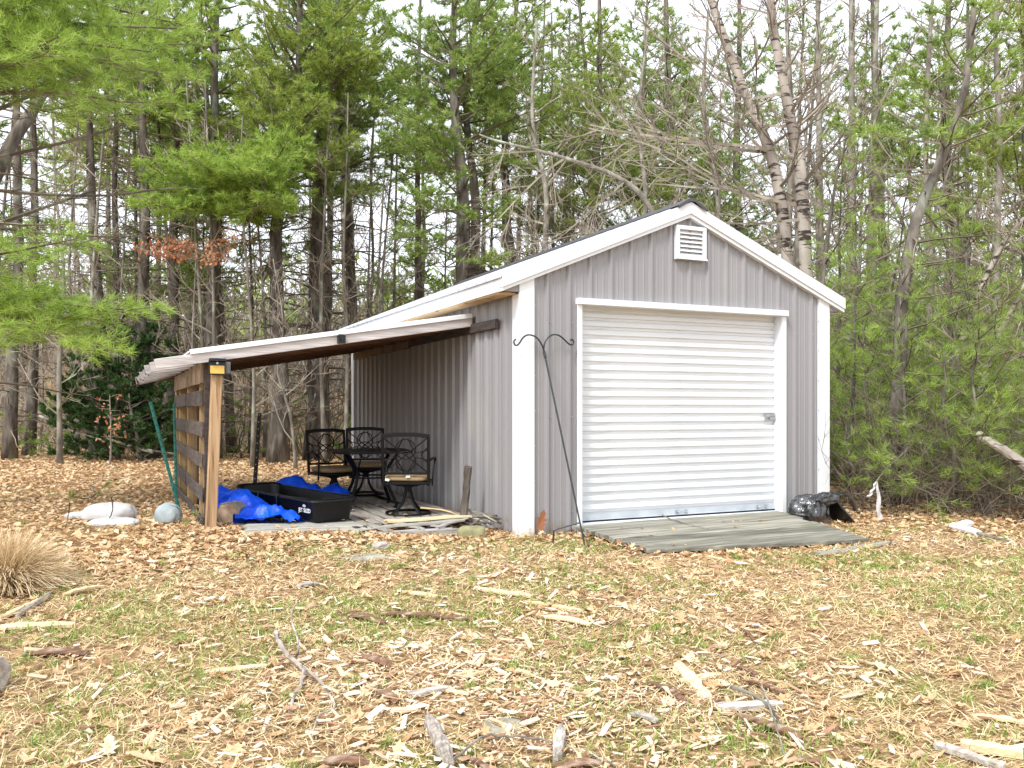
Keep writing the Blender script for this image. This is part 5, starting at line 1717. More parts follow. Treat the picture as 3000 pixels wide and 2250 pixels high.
# the pale arched limb over the roof
bt('leaning_birch', 'pale bare limb arching left from behind the ridge of the roof', [(1500, 1000), (1475, 640), (1410, 458), (1340, 385), (1230, 345), (1160, 325), (1075, 305), (1035, 290)], 13.5, .055, r1=.012, seed=203, bark='bark_grey', z0=3.2, z1=3.25, nbr=1, L=.4,
   extra=[(at(1340, 385, 13.5), at(1180, 560, 13), .016, 2, 7, -.3), (at(1230, 345, 13.5), at(1010, 470, 13), .02, 2, 8, -.35), (at(1160, 325, 13.5), at(1020, 330, 13), .014, 2, 6, -.1), (at(1290, 360, 13.5), at(1260, 520, 13.2), .012, 2, 6, -.4),
          (at(1380, 425, 13.5), at(1440, 300, 13.4), .014, 2, 7, .3), (at(1410, 455, 13.5), at(1300, 600, 13.2), .012, 2, 6, -.2), (at(1200, 340, 13.5), at(1190, 440, 13.2), .012, 2, 7, -.5), (at(1100, 310, 13.5), at(1060, 400, 13.2), .012, 2, 6, -.5)])
k = 0
for lab, px_, D, r0, kw in (
        ('straight pale poplar just right of the scarred birch', [(1790, 1000), (1772, 560), (1770, 300), (1765, -60)], 19, .12, dict(z0=4.5, z1=10, nbr=14, L=1.5)),
        ('tall smooth grey poplar, left one of the close pair right of the birches', [(1835, 1000), (1838, 560), (1840, 300), (1838, -60)], 18, .13, dict(z0=4.2, z1=9.6, nbr=14, L=1.5)),
        ('tall smooth grey poplar, right one of the close pair right of the birches', [(1880, 1000), (1882, 560), (1888, 300), (1895, -60)], 18.5, .13, dict(z0=4.2, z1=9.6, nbr=14, L=1.5)),
        ('thin black stem rising over the right roof corner', [(1785, 1000), (1775, 700), (1782, 560), (1798, 440), (1815, 330)], 12.5, .05, dict(z0=2.6, z1=5.6, nbr=12, L=1.1, bark='bark_pine', twig='twig_dark')),
        ('pale birch leaning right across the middle of the thicket', [(2000, 1010), (2060, 800), (2110, 650), (2160, 540), (2260, 410)], 10.8, .05, dict(z0=1.3, z1=4.3, nbr=16, L=1.4, bark='bark_birch')),
        ('pale birch leaning right near the right frame edge', [(2060, 1020), (2130, 800), (2200, 640), (2300, 470)], 10.4, .042, dict(z0=1.2, z1=3.6, nbr=14, L=1.3, bark='bark_birch')),
        ('slim grey pole leaning left behind the thicket', [(1990, 1000), (1975, 640), (1950, 480), (1880, 300), (1990, 60)], 16, .05, dict(z0=3, z1=8, nbr=12, L=1.3)),
        ('bare grey maple behind the left slope of the roof', [(1180, 980), (1175, 620), (1180, 420), (1150, 260), (1160, 40)], 17, .08, dict(z0=2.6, z1=8.5, nbr=20, L=1.9)),
        ('bare twiggy maple behind the middle of the ridge', [(1390, 980), (1380, 600), (1395, 430), (1380, 260), (1400, 60)], 16.5, .07, dict(z0=3.0, z1=8.3, nbr=20, L=1.9)),
        ('bare forked hardwood behind the gable peak', [(1540, 980), (1545, 600), (1550, 420), (1520, 240), (1530, 20)], 17.5, .08, dict(z0=3.2, z1=9, nbr=20, L=2.0)),
        ('bare hardwood with fine crown high behind the birches', [(1690, 980), (1700, 600), (1710, 320), (1700, 60), (1700, -60)], 20, .09, dict(z0=4.8, z1=11, nbr=22, L=2.2)),
        ('bare hardwood filling the upper right with fine twigs', [(2000, 1000), (2010, 600), (2000, 320), (2010, 60), (2020, -60)], 15.5, .07, dict(z0=3.6, z1=8.8, nbr=22, L=2.0)),
        ('bare hardwood at the top right corner', [(2160, 1000), (2150, 600), (2160, 320), (2150, 60), (2160, -60)], 14, .07, dict(z0=3.0, z1=8, nbr=22, L=1.9)),
        ('slender bare sapling between the massive pine and the shed wall', [(745, 985), (750, 760), (742, 560), (748, 380), (752, 200)], 18, .045, dict(z0=1.5, z1=7.5, nbr=20, L=1.3)),
        ('pair-mate bare sapling beside the shed back corner', [(800, 985), (796, 760), (806, 560), (800, 380), (812, 200)], 20, .05, dict(z0=1.5, z1=8, nbr=20, L=1.4)),
        ('bare pale sapling left of the forked pine', [(545, 990), (548, 800), (535, 600), (520, 400), (524, 250)], 17, .04, dict(z0=.8, z1=6.5, nbr=20, L=1.3)),
        ('crooked pale sapling seen under the lean-to roof beside the black stake', [(640, 990), (628, 900), (600, 800), (612, 700), (590, 560)], 16.5, .035, dict(z0=.5, z1=4.0, nbr=18, L=1.1)),
        ('many stemmed grey sapling at the left wood edge', [(130, 992), (128, 800), (138, 600), (120, 400), (110, 150)], 16.5, .05, dict(z0=.8, z1=7, nbr=22, L=1.5)),
        ('slim bare sapling left of the dark fir', [(165, 992), (172, 800), (150, 600), (160, 400), (180, 100)], 19, .045, dict(z0=.8, z1=9, nbr=22, L=1.5)),
):
    kw = dict(kw); k += 1
    kw.setdefault('seed', 220 + k); kw.setdefault('nsub', 5)
    bt('birch_tree' if kw.get('bark') == 'bark_birch' else ('poplar_tree' if 'poplar' in lab else 'bare_tree'), lab, px_, D, r0, **kw)


# --- low thicket of young pines right of the shed
def young(name, x, y, H, lab, seed, needle='needle_bright', Ll=1.0, live0=.25, r0=.03, group=None, el=.2, dens=1.0, tuft=.115, k=12, width=.0052, **kw):
    b = np.array((x, y, float(gh(x, y)) - .04)); g_ = np.random.default_rng(seed)
    top = b + (g_.normal(0, .06 * H), g_.normal(0, .06 * H), H)
    return conifer(name, [b, b + (top - b) * .5 + (g_.normal(0, .03), 0, 0), top], r0, lab, seed=seed, dead=(.15, live0 + .25), live=(b[2] + live0, b[2] + H), Ld=Ll * .6, Ll=Ll, nb=4, step=.30,
                   needle=needle, tuft=tuft, k=k, width=width, group=group, el=el, gap=.14, leafstep=.085, dens=dens, spread=.50, r1=.006, sides=7, **kw)


def ground_at(u, D):
    p = at(u, 900, D); return p[0], p[1]


th = [
    (1830, 11.2, 3.6, 'young pine close behind the right shed corner', 'needle_bright', 1.15),
    (1885, 12.6, 5.0, 'tall young pine whose top shows over the right roof end', 'needle_bright', 1.2),
    (1850, 9.8, 1.2, 'low pine seedling between the shed corner and the cloth strip', 'needle_bright', .75),
    (1905, 10.9, 2.4, 'young pine behind the hanging cloth strip', 'needle_mid', 1.25),
    (1960, 10.3, 2.9, 'bushy young pine right of the cloth strip', 'needle_bright', 1.3),
    (2010, 11.4, 4.2, 'young pine in the middle of the thicket', 'needle_mid', 1.35),
    (2040, 9.6, 1.9, 'low spreading young pine above the white tube', 'needle_bright', 1.2),
    (2085, 10.4, 3.1, 'young pine left of the leaning birches', 'needle_mid', 1.3),
    (2130, 9.4, 2.2, 'young pine near the right end of the thicket', 'needle_mid', 1.2),
    (2170, 10.6, 3.6, 'young pine rising at the right end of the thicket', 'needle_bright', 1.3),
    (2215, 9.0, 2.4, 'young pine cut by the right frame edge', 'needle_mid', 1.2),
    (2270, 10, 3.4, 'young pine just beyond the right frame edge', 'needle_bright', 1.3),
    (1945, 13.5, 4.6, 'slim young pine behind the bushy one', 'needle_bright', 1.2),
]
for i, (u, D, H, lab, nd, Ll) in enumerate(th):
    x, y = ground_at(u, D)
    young('young_pine', x, y, H, lab, 300 + i, nd, Ll)
# small seedlings on the lawn side
x, y, _ = gp(395, 1125); young('pine_seedling', -2.74, 1.12, .36, 'small pine seedling growing between the pale sack and the pallets', 330, 'needle_bright', .17, .03, .006, tuft=.06, width=.004, k=14)
x, y, _ = gp(198, 1085); young('pine_seedling', x, y, .22, 'tiny pine seedling in the leaves behind the white sacks', 331, 'needle_mid', .22, .03, .005, tuft=.07, width=.006, k=12)
x, y, _ = gp(420, 1118)
x, y = ground_at(255, 18); young('young_fir', x, y, 3.3, 'small dark fir at the edge of the woods left of the lean-to', 332, 'needle_dark', 1.25, .2, .05, tuft=.09, width=.026, k=16, dens=1.7)
x, y = ground_at(305, 17.4); young('young_fir', x, y, 2.6, 'lower dark fir touching the small dark fir', 333, 'needle_dark', 1.15, .15, .04, tuft=.09, width=.026, k=16, dens=1.7)
x, y = ground_at(205, 17.8); young('young_fir', x, y, 2.7, 'dark fir on the left flank of the small dark fir', 334, 'needle_dark', 1.1, .15, .04, tuft=.09, width=.026, k=16, dens=1.7)
x, y = ground_at(345, 18.6); young('young_fir', x, y, 2.9, 'dark fir partly hidden by the rafter tails', 335, 'needle_dark', 1.1, .15, .04, tuft=.09, width=.026, k=16, dens=1.7)
for i, (u, D, H, lab) in enumerate(((30, 18.5, 1.3, 'knee high pine at the far left of the wood edge'), (130, 19.5, 1.6, 'low pine left of the fallen poles'), (520, 20, 1.4, 'low pine seen between the pine post and the black stake'), (770, 20, 1.2, 'small pine seen through the chair backs'),
                                    (640, 22, 1.8, 'small pine behind the massive trunk'), (395, 19, 1.2, 'low pine beside the green stakes'))):
    x, y = ground_at(u, D); young('young_pine', x, y, H, lab, 340 + i, 'needle_mid', .8, .1, .02, tuft=.12, width=.016, k=7)

# beech saplings that kept their leaves
def beech(u, v, D, H, n_, spread, lab, seed):
    g_ = np.random.default_rng(seed)
    c = at(u, v, D)
    b = c.copy(); b[2] = float(gh(b[0], b[1])) - .03
    root = thing('beech_sapling', b, lab, 'sapling')
    path = cr_path([b, (b + c) / 2 + (g_.normal(0, .1), 0, 0), c + (0, 0, H * .5)], 12)
    W = Wood()
    P = []
    for k in range(12):
        p = along(path, c[2] + g_.uniform(-H, H) * .5)
        a = g_.choice([0, math.pi]) + g_.normal(0, .4)
        d = RT * math.cos(a) + FW * math.sin(a) + np.array((0, 0, .1))
        L = spread * g_.uniform(.4, 1)
        pts = bend_line(g_, p, d, L, 6, .0, .12); W.line(pts, .006, .002)
        for q in range(int(n_ / 12)):
            t = g_.uniform(.15, 1) * 5.99; i = int(t)
            P.append(pts[i] + (pts[i + 1] - pts[i]) * (t - i) + g_.normal(0, .07, 3))
    P = np.array(P); n = len(P); sz = g_.uniform(.05, .10, n)
    d = unit(g_.normal(0, 1, (n, 3)) + np.array([0, 0, -1.2])); s_ = unit(np.cross(d, g_.normal(0, 1, (n, 3))))
    V = np.stack([P, P + d * sz[:, None] * .5 + s_ * sz[:, None] * .28, P + d * sz[:, None], P + d * sz[:, None] * .5 - s_ * sz[:, None] * .28], 1)
    trunk_mb(path, .022, .008, 6, g_).build('trunk', 'bark_grey', root)
    W.wood(3, g_).build('branches', 'twig_grey', root)
    mb = MB(); mb.add(V.reshape(-1, 3), (np.arange(n) * 4)[:, None] + np.arange(4)[None], g_.random(n)); mb.build('leaves', 'dead_leaf', root)


beech(425, 545, 16.5, .35, 700, 1.35, 'beech sapling holding a flat spray of orange dead leaves left of the forked pine', 401)
beech(237, 905, 16, .9, 60, .35, 'small beech sapling with a few pale dead leaves before the dark fir', 402)
beech(2190, 830, 10.5, .3, 60, .4, 'beech sapling with rusty leaves at the right frame edge', 403)


# --- woods farther back: copies of a few kinds of trees
def proto_pine(seed, H, live0, Ll, needle, r0=.13, Ld=1.3):
    return conifer('distant_pine', [(0, 0, -.1), (.05, .05, H * .5), (.1, -.05, H)], r0, 'p', seed=seed, dead=(.8, live0), live=(live0 + .2, H), Ld=Ld, Ll=Ll, nb=4, step=.45, needle=needle, tuft=.2, width=.034, k=6,
                   leafstep=.16, gap=.2, deadgap=.42, sides=7)


def proto_bare(seed, H, r0=.07, L=1.7, twig='twig_grey', bark='bark_grey', z0=1.4, nbr=20):
    return broadleaf('distant_bare_tree', [(0, 0, -.1), (.1, .05, H * .4), (-.05, .1, H)], r0, 'b', seed=seed, z0=z0, z1=H - .3, nbr=nbr, L=L, level=2, nsub=4, twig=twig, bark=bark, twigr=.006, sides=6)


PP = [proto_pine(501, 13, 7.2, 2.2, 'needle_mid'), proto_pine(502, 12, 6.0, 2.6, 'needle_olive', .16), proto_pine(503, 14, 8.5, 2.0, 'needle_mid', .12), proto_pine(504, 11, 3.4, 2.5, 'needle_mid', .12), proto_pine(505, 12, 7, 2.3, 'needle_olive', .1, 1.6)]
PB = [proto_bare(511, 9), proto_bare(512, 11, .09, 2.1), proto_bare(513, 7, .05, 1.4), proto_bare(514, 10, .06, 1.5, 'twig_dark', 'bark_pine'), proto_bare(515, 5, .035, 1.2, z0=.5)]
labP = ['distant pine with a high crown in the woods behind', 'distant broad olive crowned pine in the woods behind', 'distant very tall thin pine in the woods behind', 'distant pine green down to its middle in the woods behind', 'distant dead-limbed olive pine in the woods behind']
labB = ['distant bare grey tree in the woods behind', 'distant large bare grey tree with wide twigs behind', 'distant small bare grey tree in the woods behind', 'distant dark bare tree in the woods behind', 'distant bare sapling in the woods behind']
gf = np.random.default_rng(99)
spots = []
tries = 0
while len(spots) < 108 and tries < 9000:
    tries += 1
    D = gf.uniform(21.5, 50) if len(spots) > 70 else gf.uniform(21, 31)
    lat = gf.uniform(-.74, .74) * D
    p = CAM + FW * D + RT * lat
    if p[0] > 4.5 and False: continue
    if any((p[0] - q[0]) ** 2 + (p[1] - q[1]) ** 2 < (1.0 if D < 31 else 1.6) ** 2 for q in spots): continue
    spots.append((p[0], p[1], D, lat))
# the right hand woods come closer
for k in range(22):
    for _ in range(60):
        D = gf.uniform(14, 22); lat = gf.uniform(.30, .85) * D
        p = CAM + FW * D + RT * lat
        if not any((p[0] - q[0]) ** 2 + (p[1] - q[1]) ** 2 < .9 for q in spots):
            spots.append((p[0], p[1], D, lat)); break
for k in range(24):
    for _ in range(60):
        D = gf.uniform(17.6, 21.5); lat = gf.uniform(-.62, .12) * D
        p = CAM + FW * D + RT * lat
        if not any((p[0] - q[0]) ** 2 + (p[1] - q[1]) ** 2 < .5 for q in spots):
            spots.append((p[0], p[1], D, lat)); break
used = set()
for i, (x, y, D, lat) in enumerate(spots):
    isp = gf.random() < (.24 if lat < 0.1 * D else .10)
    if D < 22: isp = False
    j = int(gf.integers(0, 5))
    if D < 22: j = (2, 3, 4)[j % 3]
    src = (PP if isp else PB)[j]
    if D < 22 and j in (0, 1): j = 3; src = PB[3]
    key = (isp, j)
    o = src if key not in used else copy_tree(src)
    used.add(key)
    o.location = (x, y, float(gh(x, y)))
    s_ = gf.uniform(.9, 1.2) * (1 + max(0, D - 21) * .012)
    o.scale = (s_, s_, s_ * gf.uniform(.92, 1.1)); o.rotation_euler = (gf.normal(0, .035), gf.normal(0, .035), gf.uniform(0, 6.28))
    uu = 1106 + FPX * lat / D
    where = ('beyond the left edge', 'above the white sacks', 'over the dark fir', 'over the pallet wall', 'above the lean-to roof', 'over the patio chairs', 'above the left eave', 'behind the left roof slope', 'behind the gable peak', 'behind the right slope',
             'behind the thicket', 'at the right edge')[int(np.clip((uu + 60) / 2330 * 12, 0, 11))]
    row = 'nearest row' if D < 25 else 'second row' if D < 32 else 'far row'
    o['label'] = (labP if isp else labB)[j].replace('in the woods behind', '').replace('behind', '').replace('distant ', '').strip() + ' ' + where + ', ' + row
    o['category'] = 'tree'; o['group'] = 'distant pines behind the yard' if isp else 'distant bare trees behind the yard'
for key, src in [((True, j), PP[j]) for j in range(5)] + [((False, j), PB[j]) for j in range(5)]:
    if key not in used:
        for ch in children_of(src): bpy.data.objects.remove(ch)
        bpy.data.objects.remove(src)

# underbrush at the foot of the woods: fine bare stems that nobody could count
def brush(name, seed, regions, lab, m_, tw=.0045):
    g_ = np.random.default_rng(seed); W = Wood()
    for (n_, d0, d1, l0, l1, h0, h1) in regions:
        for k in range(n_):
            D = g_.uniform(d0, d1); lat = g_.uniform(l0, l1) * D
            p = CAM + FW * D + RT * lat
            if -.4 < p[0] < W_ + .4 and p[1] < L_ + .6: continue
            p[2] = float(gh(p[0], p[1]))
            H = g_.uniform(h0, h1)
            d = unit(np.array([g_.normal(0, .3), g_.normal(0, .3), 1]))
            f = D / 14
            pts = bend_line(g_, p, d, H, 5, .1, .16); W.line(pts, tw * 2.2 * f * (.5 + H / 3), tw * f * .7)
            for q in range(6):
                i = g_.integers(1, 5); dd = unit(pts[i] - pts[i - 1] + g_.normal(0, .55, 3))
                t2 = bend_line(g_, pts[i], dd, H * g_.uniform(.2, .45), 3, .1, .2); W.line(t2, tw * f, tw * f * .6)
                for r_ in range(2):
                    t3 = bend_line(g_, t2[g_.integers(1, 3)], unit(dd + g_.normal(0, .6, 3)), H * .16, 2, 0, .2); W.line(t3, tw * f * .7, tw * f * .5)
    tag(W.wood(3, g_).build(name, m_), lab, 'undergrowth', kind='stuff')


brush('underbrush', 601, [(420, 20, 30, -.66, .1, .7, 2.8), (330, 24, 42, -.7, .7, 1.5, 4.5)], 'grey tangle of thin bare stems at the foot of the woods', 'twig_grey')
brush('underbrush', 602, [(150, 9.0, 10.2, .40, .72, .5, 1.8), (260, 9.6, 14, .36, .72, .5, 2.4), (200, 13, 19, .34, .75, 1.2, 3.4)], 'bare brown tangle of twigs in the thicket right of the shed', 'twig_dark', .003)
# far hazy slope of woods: a mass of stems on the rising ground
g_ = np.random.default_rng(603); W = Wood()
n = 5200
D = g_.uniform(42, 75, n); lat = g_.uniform(-.85, .85, n) * D
P = CAM[None] + FW[None] * D[:, None] + RT[None] * lat[:, None]
P[:, 2] = gh(P[:, 0], P[:, 1])
H = g_.uniform(1.5, 5.5, n)
Q = P + np.stack([g_.normal(0, .45, n), g_.normal(0, .45, n), H], 1)
W.P0.append(P); W.P1.append(Q); W.R0.append(g_.uniform(.02, .09, n)); W.R1.append(np.full(n, .015))
for r_ in range(5):
    f = g_.uniform(.15, .95, n)[:, None]; a = P + (Q - P) * f
    b = a + g_.normal(0, 1, (n, 3)) * np.array([1.1, 1.1, .6]) + np.array([0, 0, .5])
    W.P0.append(a); W.P1.append(b); W.R0.append(np.full(n, .022)); W.R1.append(np.full(n, .012))
tag(W.wood(3, g_).build('far_woods', 'twig_far'), 'far pale mass of bare woods on the rising ground', 'woods', kind='stuff')
n = 26000
D = g_.uniform(40, 72, n); lat = g_.uniform(-.85, .85, n) * D
P = CAM[None] + FW[None] * D[:, None] + RT[None] * lat[:, None]
cl = pnoise(P[:, 0], P[:, 1], .35, 44)
P[:, 2] = gh(P[:, 0], P[:, 1]) + g_.uniform(.2, 1, n) * (1 + 7 * cl)
k_ = cl > .45; P = P[k_]; n = len(P)
d = unit(g_.normal(0, 1, (n, 3))); s_ = unit(np.cross(d, g_.normal(0, 1, (n, 3))))
V = np.stack([P, P + d * .5 + s_ * .16, P + d * .1 - s_ * .35], 1)
mb = MB(); mb.add(V.reshape(-1, 3), np.arange(n * 3).reshape(-1, 3), g_.random(n))
tag(mb.build('far_evergreens', 'needle_mid'), 'far green mass of evergreens within the bare woods', 'woods', kind='stuff')

# ------------------------------------------------------------------ things lying in the foreground
def straw_clump():
    g_ = np.random.default_rng(701)
    c = gp(16, 1268); n = 4200
    a = g_.uniform(0, 6.283, n); r0 = .13 * np.sqrt(g_.random(n)); out = np.stack([np.cos(a), np.sin(a), np.zeros(n)], 1)
    L = g_.uniform(.18, .40, n); lean = np.clip(r0 / .13 * g_.uniform(.2, 1.1, n), 0, 1.2)
    p = c + out * r0[:, None]
    d = unit(out * np.sin(lean)[:, None] + np.array([0, 0, 1]) * np.cos(lean)[:, None] + g_.normal(0, .22, (n, 3)))
    w = g_.uniform(.0018, .0042, n)[:, None]
    sd_ = unit(np.cross(d, g_.normal(0, 1, (n, 3))))
    V = [p - sd_ * w, p + sd_ * w]
    for k in range(4):
        d = unit(d + out * .16 * (k + 1) * lean[:, None] - np.array([0, 0, .20 * (k + 1)]) * g_.uniform(.4, 1.3, (n, 1)) * (lean[:, None] + .15) + g_.normal(0, .13, (n, 3)))
        p = p + d * (L / 4)[:, None]; p[:, 2] = np.maximum(p[:, 2], c[2] + .01 + .03 * g_.random(n))
        ww = w * (1 - .18 * k)
        V += [p - sd_ * ww, p + sd_ * ww]
    V = np.stack(V, 1)
    f = np.array([[2 * k, 2 * k + 1, 2 * k + 3, 2 * k + 2] for k in range(4)])
    F = (np.arange(n) * 10)[:, None, None] + f[None]
    mb = MB(); mb.add(V.reshape(-1, 3), F.reshape(-1, 4), np.repeat(np.clip(g_.normal(.6, .25, n), 0, 1), 4))
    tag(mb.build('straw_clump', 'straw', origin=c), 'mound of dry straw coloured ornamental grass at the left edge', 'dry grass')


straw_clump()
gd = np.random.default_rng(702)


def piece(u0, v0, u1, v1, wpx, m_, lab, name='wood_piece', th=.014, curl=.0, taper=.75, cat='wood piece', h=.010):
    if m_ == 'chip_brown': th *= .5; wpx *= .8
    curl *= .35
    a, b = gp(u0, v0, h), gp(u1, v1, h)
    Dm = float(((a + b) / 2 - CAM) @ FW)
    w = wpx * Dm / FPX
    d = unit(b - a); s_ = unit(np.cross(d, (0, 0, 1.0)))
    # seen foreshortened: pieces lying across the view need more real width
    fs = abs(d @ RT); w = w * (1 + 1.6 * fs * fs)
    n = 9; m = 7
    V = []
    for i in range(n + 1):
        f = i / n
        c = a + (b - a) * f + np.array((0, 0, .012 * math.sin(f * 3.14) * (1 if curl else .3) + gd.normal(0, .0015)))
        ww = w * .5 * (1 - (1 - taper) * abs(f - .4) * 1.6) * (1 + gd.normal(0, .09))
        off = gd.normal(0, w * .04)
        if i in (0, n): ww *= gd.uniform(.3, .9)
        for j in range(m):
            q = j / (m - 1) * 2 - 1
            V.append(c + s_ * (ww * q + off) + np.array((0, 0, th * (.8 + .25 * gd.random()) - curl * w * (1 - q * q) * -.5 if curl else th * (.85 + .3 * gd.random()) * (1 - .25 * q * q))))
        for j in range(m)[::-1]:
            q = j / (m - 1) * 2 - 1
            V.append(c + s_ * (ww * q * .97 + off) + np.array((0, 0, -curl * w * (1 - q * q) * -.5 if curl else -.004)))
    k = 2 * m
    F = [[i * k + j, i * k + (j + 1) % k, (i + 1) * k + (j + 1) % k, (i + 1) * k + j] for i in range(n) for j in range(k)]
    mb = MB(); mb.add(V, F); b0 = 0
    mb.add(V[:k], [list(range(k))[::-1]]); mb.add(V[-k:], [list(range(k))])
    return tag(mb.build(name, m_, origin=a), lab, cat)


PC = [
    (1465, 1437, 1530, 1513, 30, 'chip_cream', 'wide pale split board lying in the right foreground', 'split_board', .016, 0),
    (1470, 1472, 1556, 1458, 9, 'chip_cream', 'thin pale sliver lying across the wide pale split board', 'wood_sliver', .010, 0),
    (1400, 1472, 1492, 1524, 20, 'chip_brown', 'brown bark strip left of the wide pale split board', 'bark_strip', .012, .3),
    (1590, 1545, 1735, 1600, 30, 'chip_brown', 'largest reddish bark slab in the right foreground', 'bark_slab', .014, .3),
    (1548, 1532, 1690, 1524, 13, 'chip_grey', 'grey ridged bark piece above the reddish bark slab', 'bark_piece', .018, 0),
    (1602, 1468, 1725, 1512, 14, 'chip_brown', 'straight brown bark strip right of the wide pale split board', 'bark_strip', .012, .2),
    (1585, 1440, 1640, 1462, 15, 'chip_brown', 'short brown bark strip above the straight one', 'bark_strip', .012, .2),
    (1500, 1525, 1560, 1512, 13, 'chip_brown', 'small red brown bark chunk at the end of the wide pale split board', 'bark_piece', .014, 0),
    (925, 1560, 975, 1662, 26, 'chip_grey', 'light grey bark covered chunk at the bottom centre', 'wood_chunk', .035, 0),
    (1212, 1585, 1202, 1652, 24, 'chip_grey', 'stubby light chunk right of the bottom centre', 'wood_chunk', .035, 0),
    (45, 1414, 190, 1412, 20, 'chip_brown', 'dark curled bark slab with white patch at the left', 'bark_slab', .012, .5),
    (820, 1326, 1025, 1340, 11, 'chip_brown', 'long brown bark rib across the middle of the lawn', 'bark_strip', .016, .2),
    (760, 1330, 832, 1348, 22, 'chip_brown', 'broad brown bark flake left of the long bark rib', 'bark_piece', .010, .4),
    (783, 1420, 840, 1438, 24, 'chip_brown', 'cupped reddish bark shell in the middle of the lawn', 'bark_piece', .010, .9),
    (1030, 1272, 1150, 1290, 11, 'chip_cream', 'long cream splinter below the pallet floor', 'wood_sliver', .012, 0),
    (0, 1356, 160, 1350, 17, 'chip_cream', 'broad cream slab at the left edge', 'split_board', .014, 0),
    (0, 1338, 102, 1292, 12, 'chip_cream', 'slanting cream stick under the straw mound', 'wood_sliver', .018, 0),
    (35, 1335, 108, 1286, 7, 'chip_grey', 'dark edged split lying along the slanting cream stick', 'wood_sliver', .022, 0),
    (138, 1287, 222, 1268, 11, 'chip_cream', 'pale splinter right of the straw mound', 'wood_sliver', .012, .2),
    (2075, 1614, 2210, 1636, 14, 'chip_cream', 'clean squared cream offcut at the bottom right', 'offcut', .028, 0),
    (2020, 1612, 2170, 1662, 17, 'chip_grey', 'grey ragged bark piece under the squared cream offcut', 'bark_piece', .018, 0),
    (1130, 1300, 1270, 1322, 9, 'chip_cream', 'thin cream splinter in the middle of the lawn', 'wood_sliver', .010, 0),
    (1180, 1335, 1275, 1352, 12, 'chip_cream', 'bent cream splinter right of the bark rib', 'wood_sliver', .012, .2),
    (812, 1492, 858, 1516, 20, 'chip_brown', 'brown square bark flake in the centre foreground', 'bark_piece', .010, .2),
    (700, 1645, 800, 1652, 24, 'chip_brown', 'red brown bark shell at the bottom edge', 'bark_piece', .014, .6),
    (1003, 1635, 1070, 1668, 15, 'chip_brown', 'small squared brown scrap at the bottom edge', 'offcut', .014, 0),
    (1130, 1370, 1150, 1408, 12, 'chip_cream', 'short pale chip standing out in the green grass', 'wood_sliver', .012, 0),
    (880, 1503, 975, 1490, 11, 'chip_grey', 'pale grey bark strip in the centre foreground', 'bark_strip', .016, 0),
    (440, 1455, 575, 1438, 12, 'chip_cream', 'long flat cream splinter left of the forked branch', 'wood_sliver', .008, 0),
    (455, 1568, 540, 1500, 9, 'chip_cream', 'thin cream stick slanting under the forked branch', 'wood_sliver', .012, 0),
    (940, 1490, 1010, 1500, 6, 'chip_cream', 'narrow straight cream splinter near the grey bark strip', 'wood_sliver', .008, 0),
    (1600, 1358, 1632, 1388, 9, 'chip_brown', 'small dark bark bit on the right lawn', 'bark_strip', .016, .2),
    (2100, 1548, 2215, 1560, 10, 'chip_cream', 'pale splinter at the right edge', 'wood_sliver', .010, 0),
    (1360, 1545, 1420, 1562, 12, 'chip_grey', 'white grey bark scrap left of the reddish bark slab', 'bark_piece', .012, .2),
    (870, 1278, 945, 1290, 9, 'chip_cream', 'short cream splinter beyond the bark rib', 'wood_sliver', .010, 0),
    (640, 1268, 690, 1262, 10, 'chip_grey', 'small pale curled bark bit beyond the forked branch', 'bark_piece', .008, .4),
    (1195, 1662, 1300, 1650, 22, 'chip_brown', 'flat brown bark piece at the bottom edge right of centre', 'bark_piece', .012, .3),
    (1275, 1340, 1400, 1352, 8, 'chip_brown', 'long thin bark strip on the right lawn', 'bark_strip', .010, 0),
    (420, 1395, 445, 1380, 12, 'chip_cream', 'small pale wood chip left of the forked branch', 'wood_sliver', .010, 0),
    (1700, 1640, 1790, 1650, 14, 'chip_brown', 'dark bark lump at the bottom right', 'bark_piece', .014, 0),
]
for (u0, v0, u1, v1, w, m_, lab, nm, th, cu) in PC:
    piece(u0, v0, u1, v1, w, m_, lab, nm, th, cu)


def twig(pts, r0, r1, m_, lab, name='dry_branch', h=.02, subs=()):
    P = [gp(*p[:2], h + (p[2] if len(p) > 2 else 0)) for p in pts]
    q = cr_path(P, max(8, 4 * len(P)))
    q[1:-1] += gd.normal(0, .0025, (len(q) - 2, 3))
    mb = MB(); mb.tube(q, np.linspace(r0, r1, len(q)), 7, rough=.10, r=gd)
    o = tag(mb.build(name, m_, origin=q[0]), lab, 'branch')
    for sp, a, b in subs:
        P = [gp(*p[:2], h + (p[2] if len(p) > 2 else 0)) for p in sp]; q = cr_path(P, max(8, 4 * len(P)))
        mb = MB(); mb.tube(q, np.linspace(a, b, len(q)), 6, rough=.10, r=gd)
        w = mb.build('side_twig', m_, o)
    return o


twig([(597, 1365, .03), (605, 1392, .03), (622, 1415, .03), (648, 1438, .03), (655, 1452, .02), (650, 1475), (636, 1505), (625, 1535)], .013, .006, 'bark_birch', 'forked pale fallen branch curving across the left foreground', subs=(
    ([(655, 1440, .02), (690, 1470, .01), (712, 1500), (722, 1528), (690, 1545), (676, 1580)], .007, .003), ([(635, 1432, .02), (645, 1400, .04), (640, 1370, .06), (630, 1340, .08), (632, 1315, .10), (650, 1290, .12)], .006, .002)))
twig([(965, 1660), (1000, 1622, .02), (1050, 1590, .03), (1110, 1592, .02), (1180, 1600, .01), (1260, 1622), (1330, 1655)], .005, .003, 'bark_grey', 'long thin curved grey switch at the bottom right of centre')
twig([(1580, 1484, .02), (1625, 1500, .02), (1665, 1530, .01), (1690, 1570), (1735, 1610)], .008, .004, 'bark_pine', 'brown branch bending over the reddish bark slab')
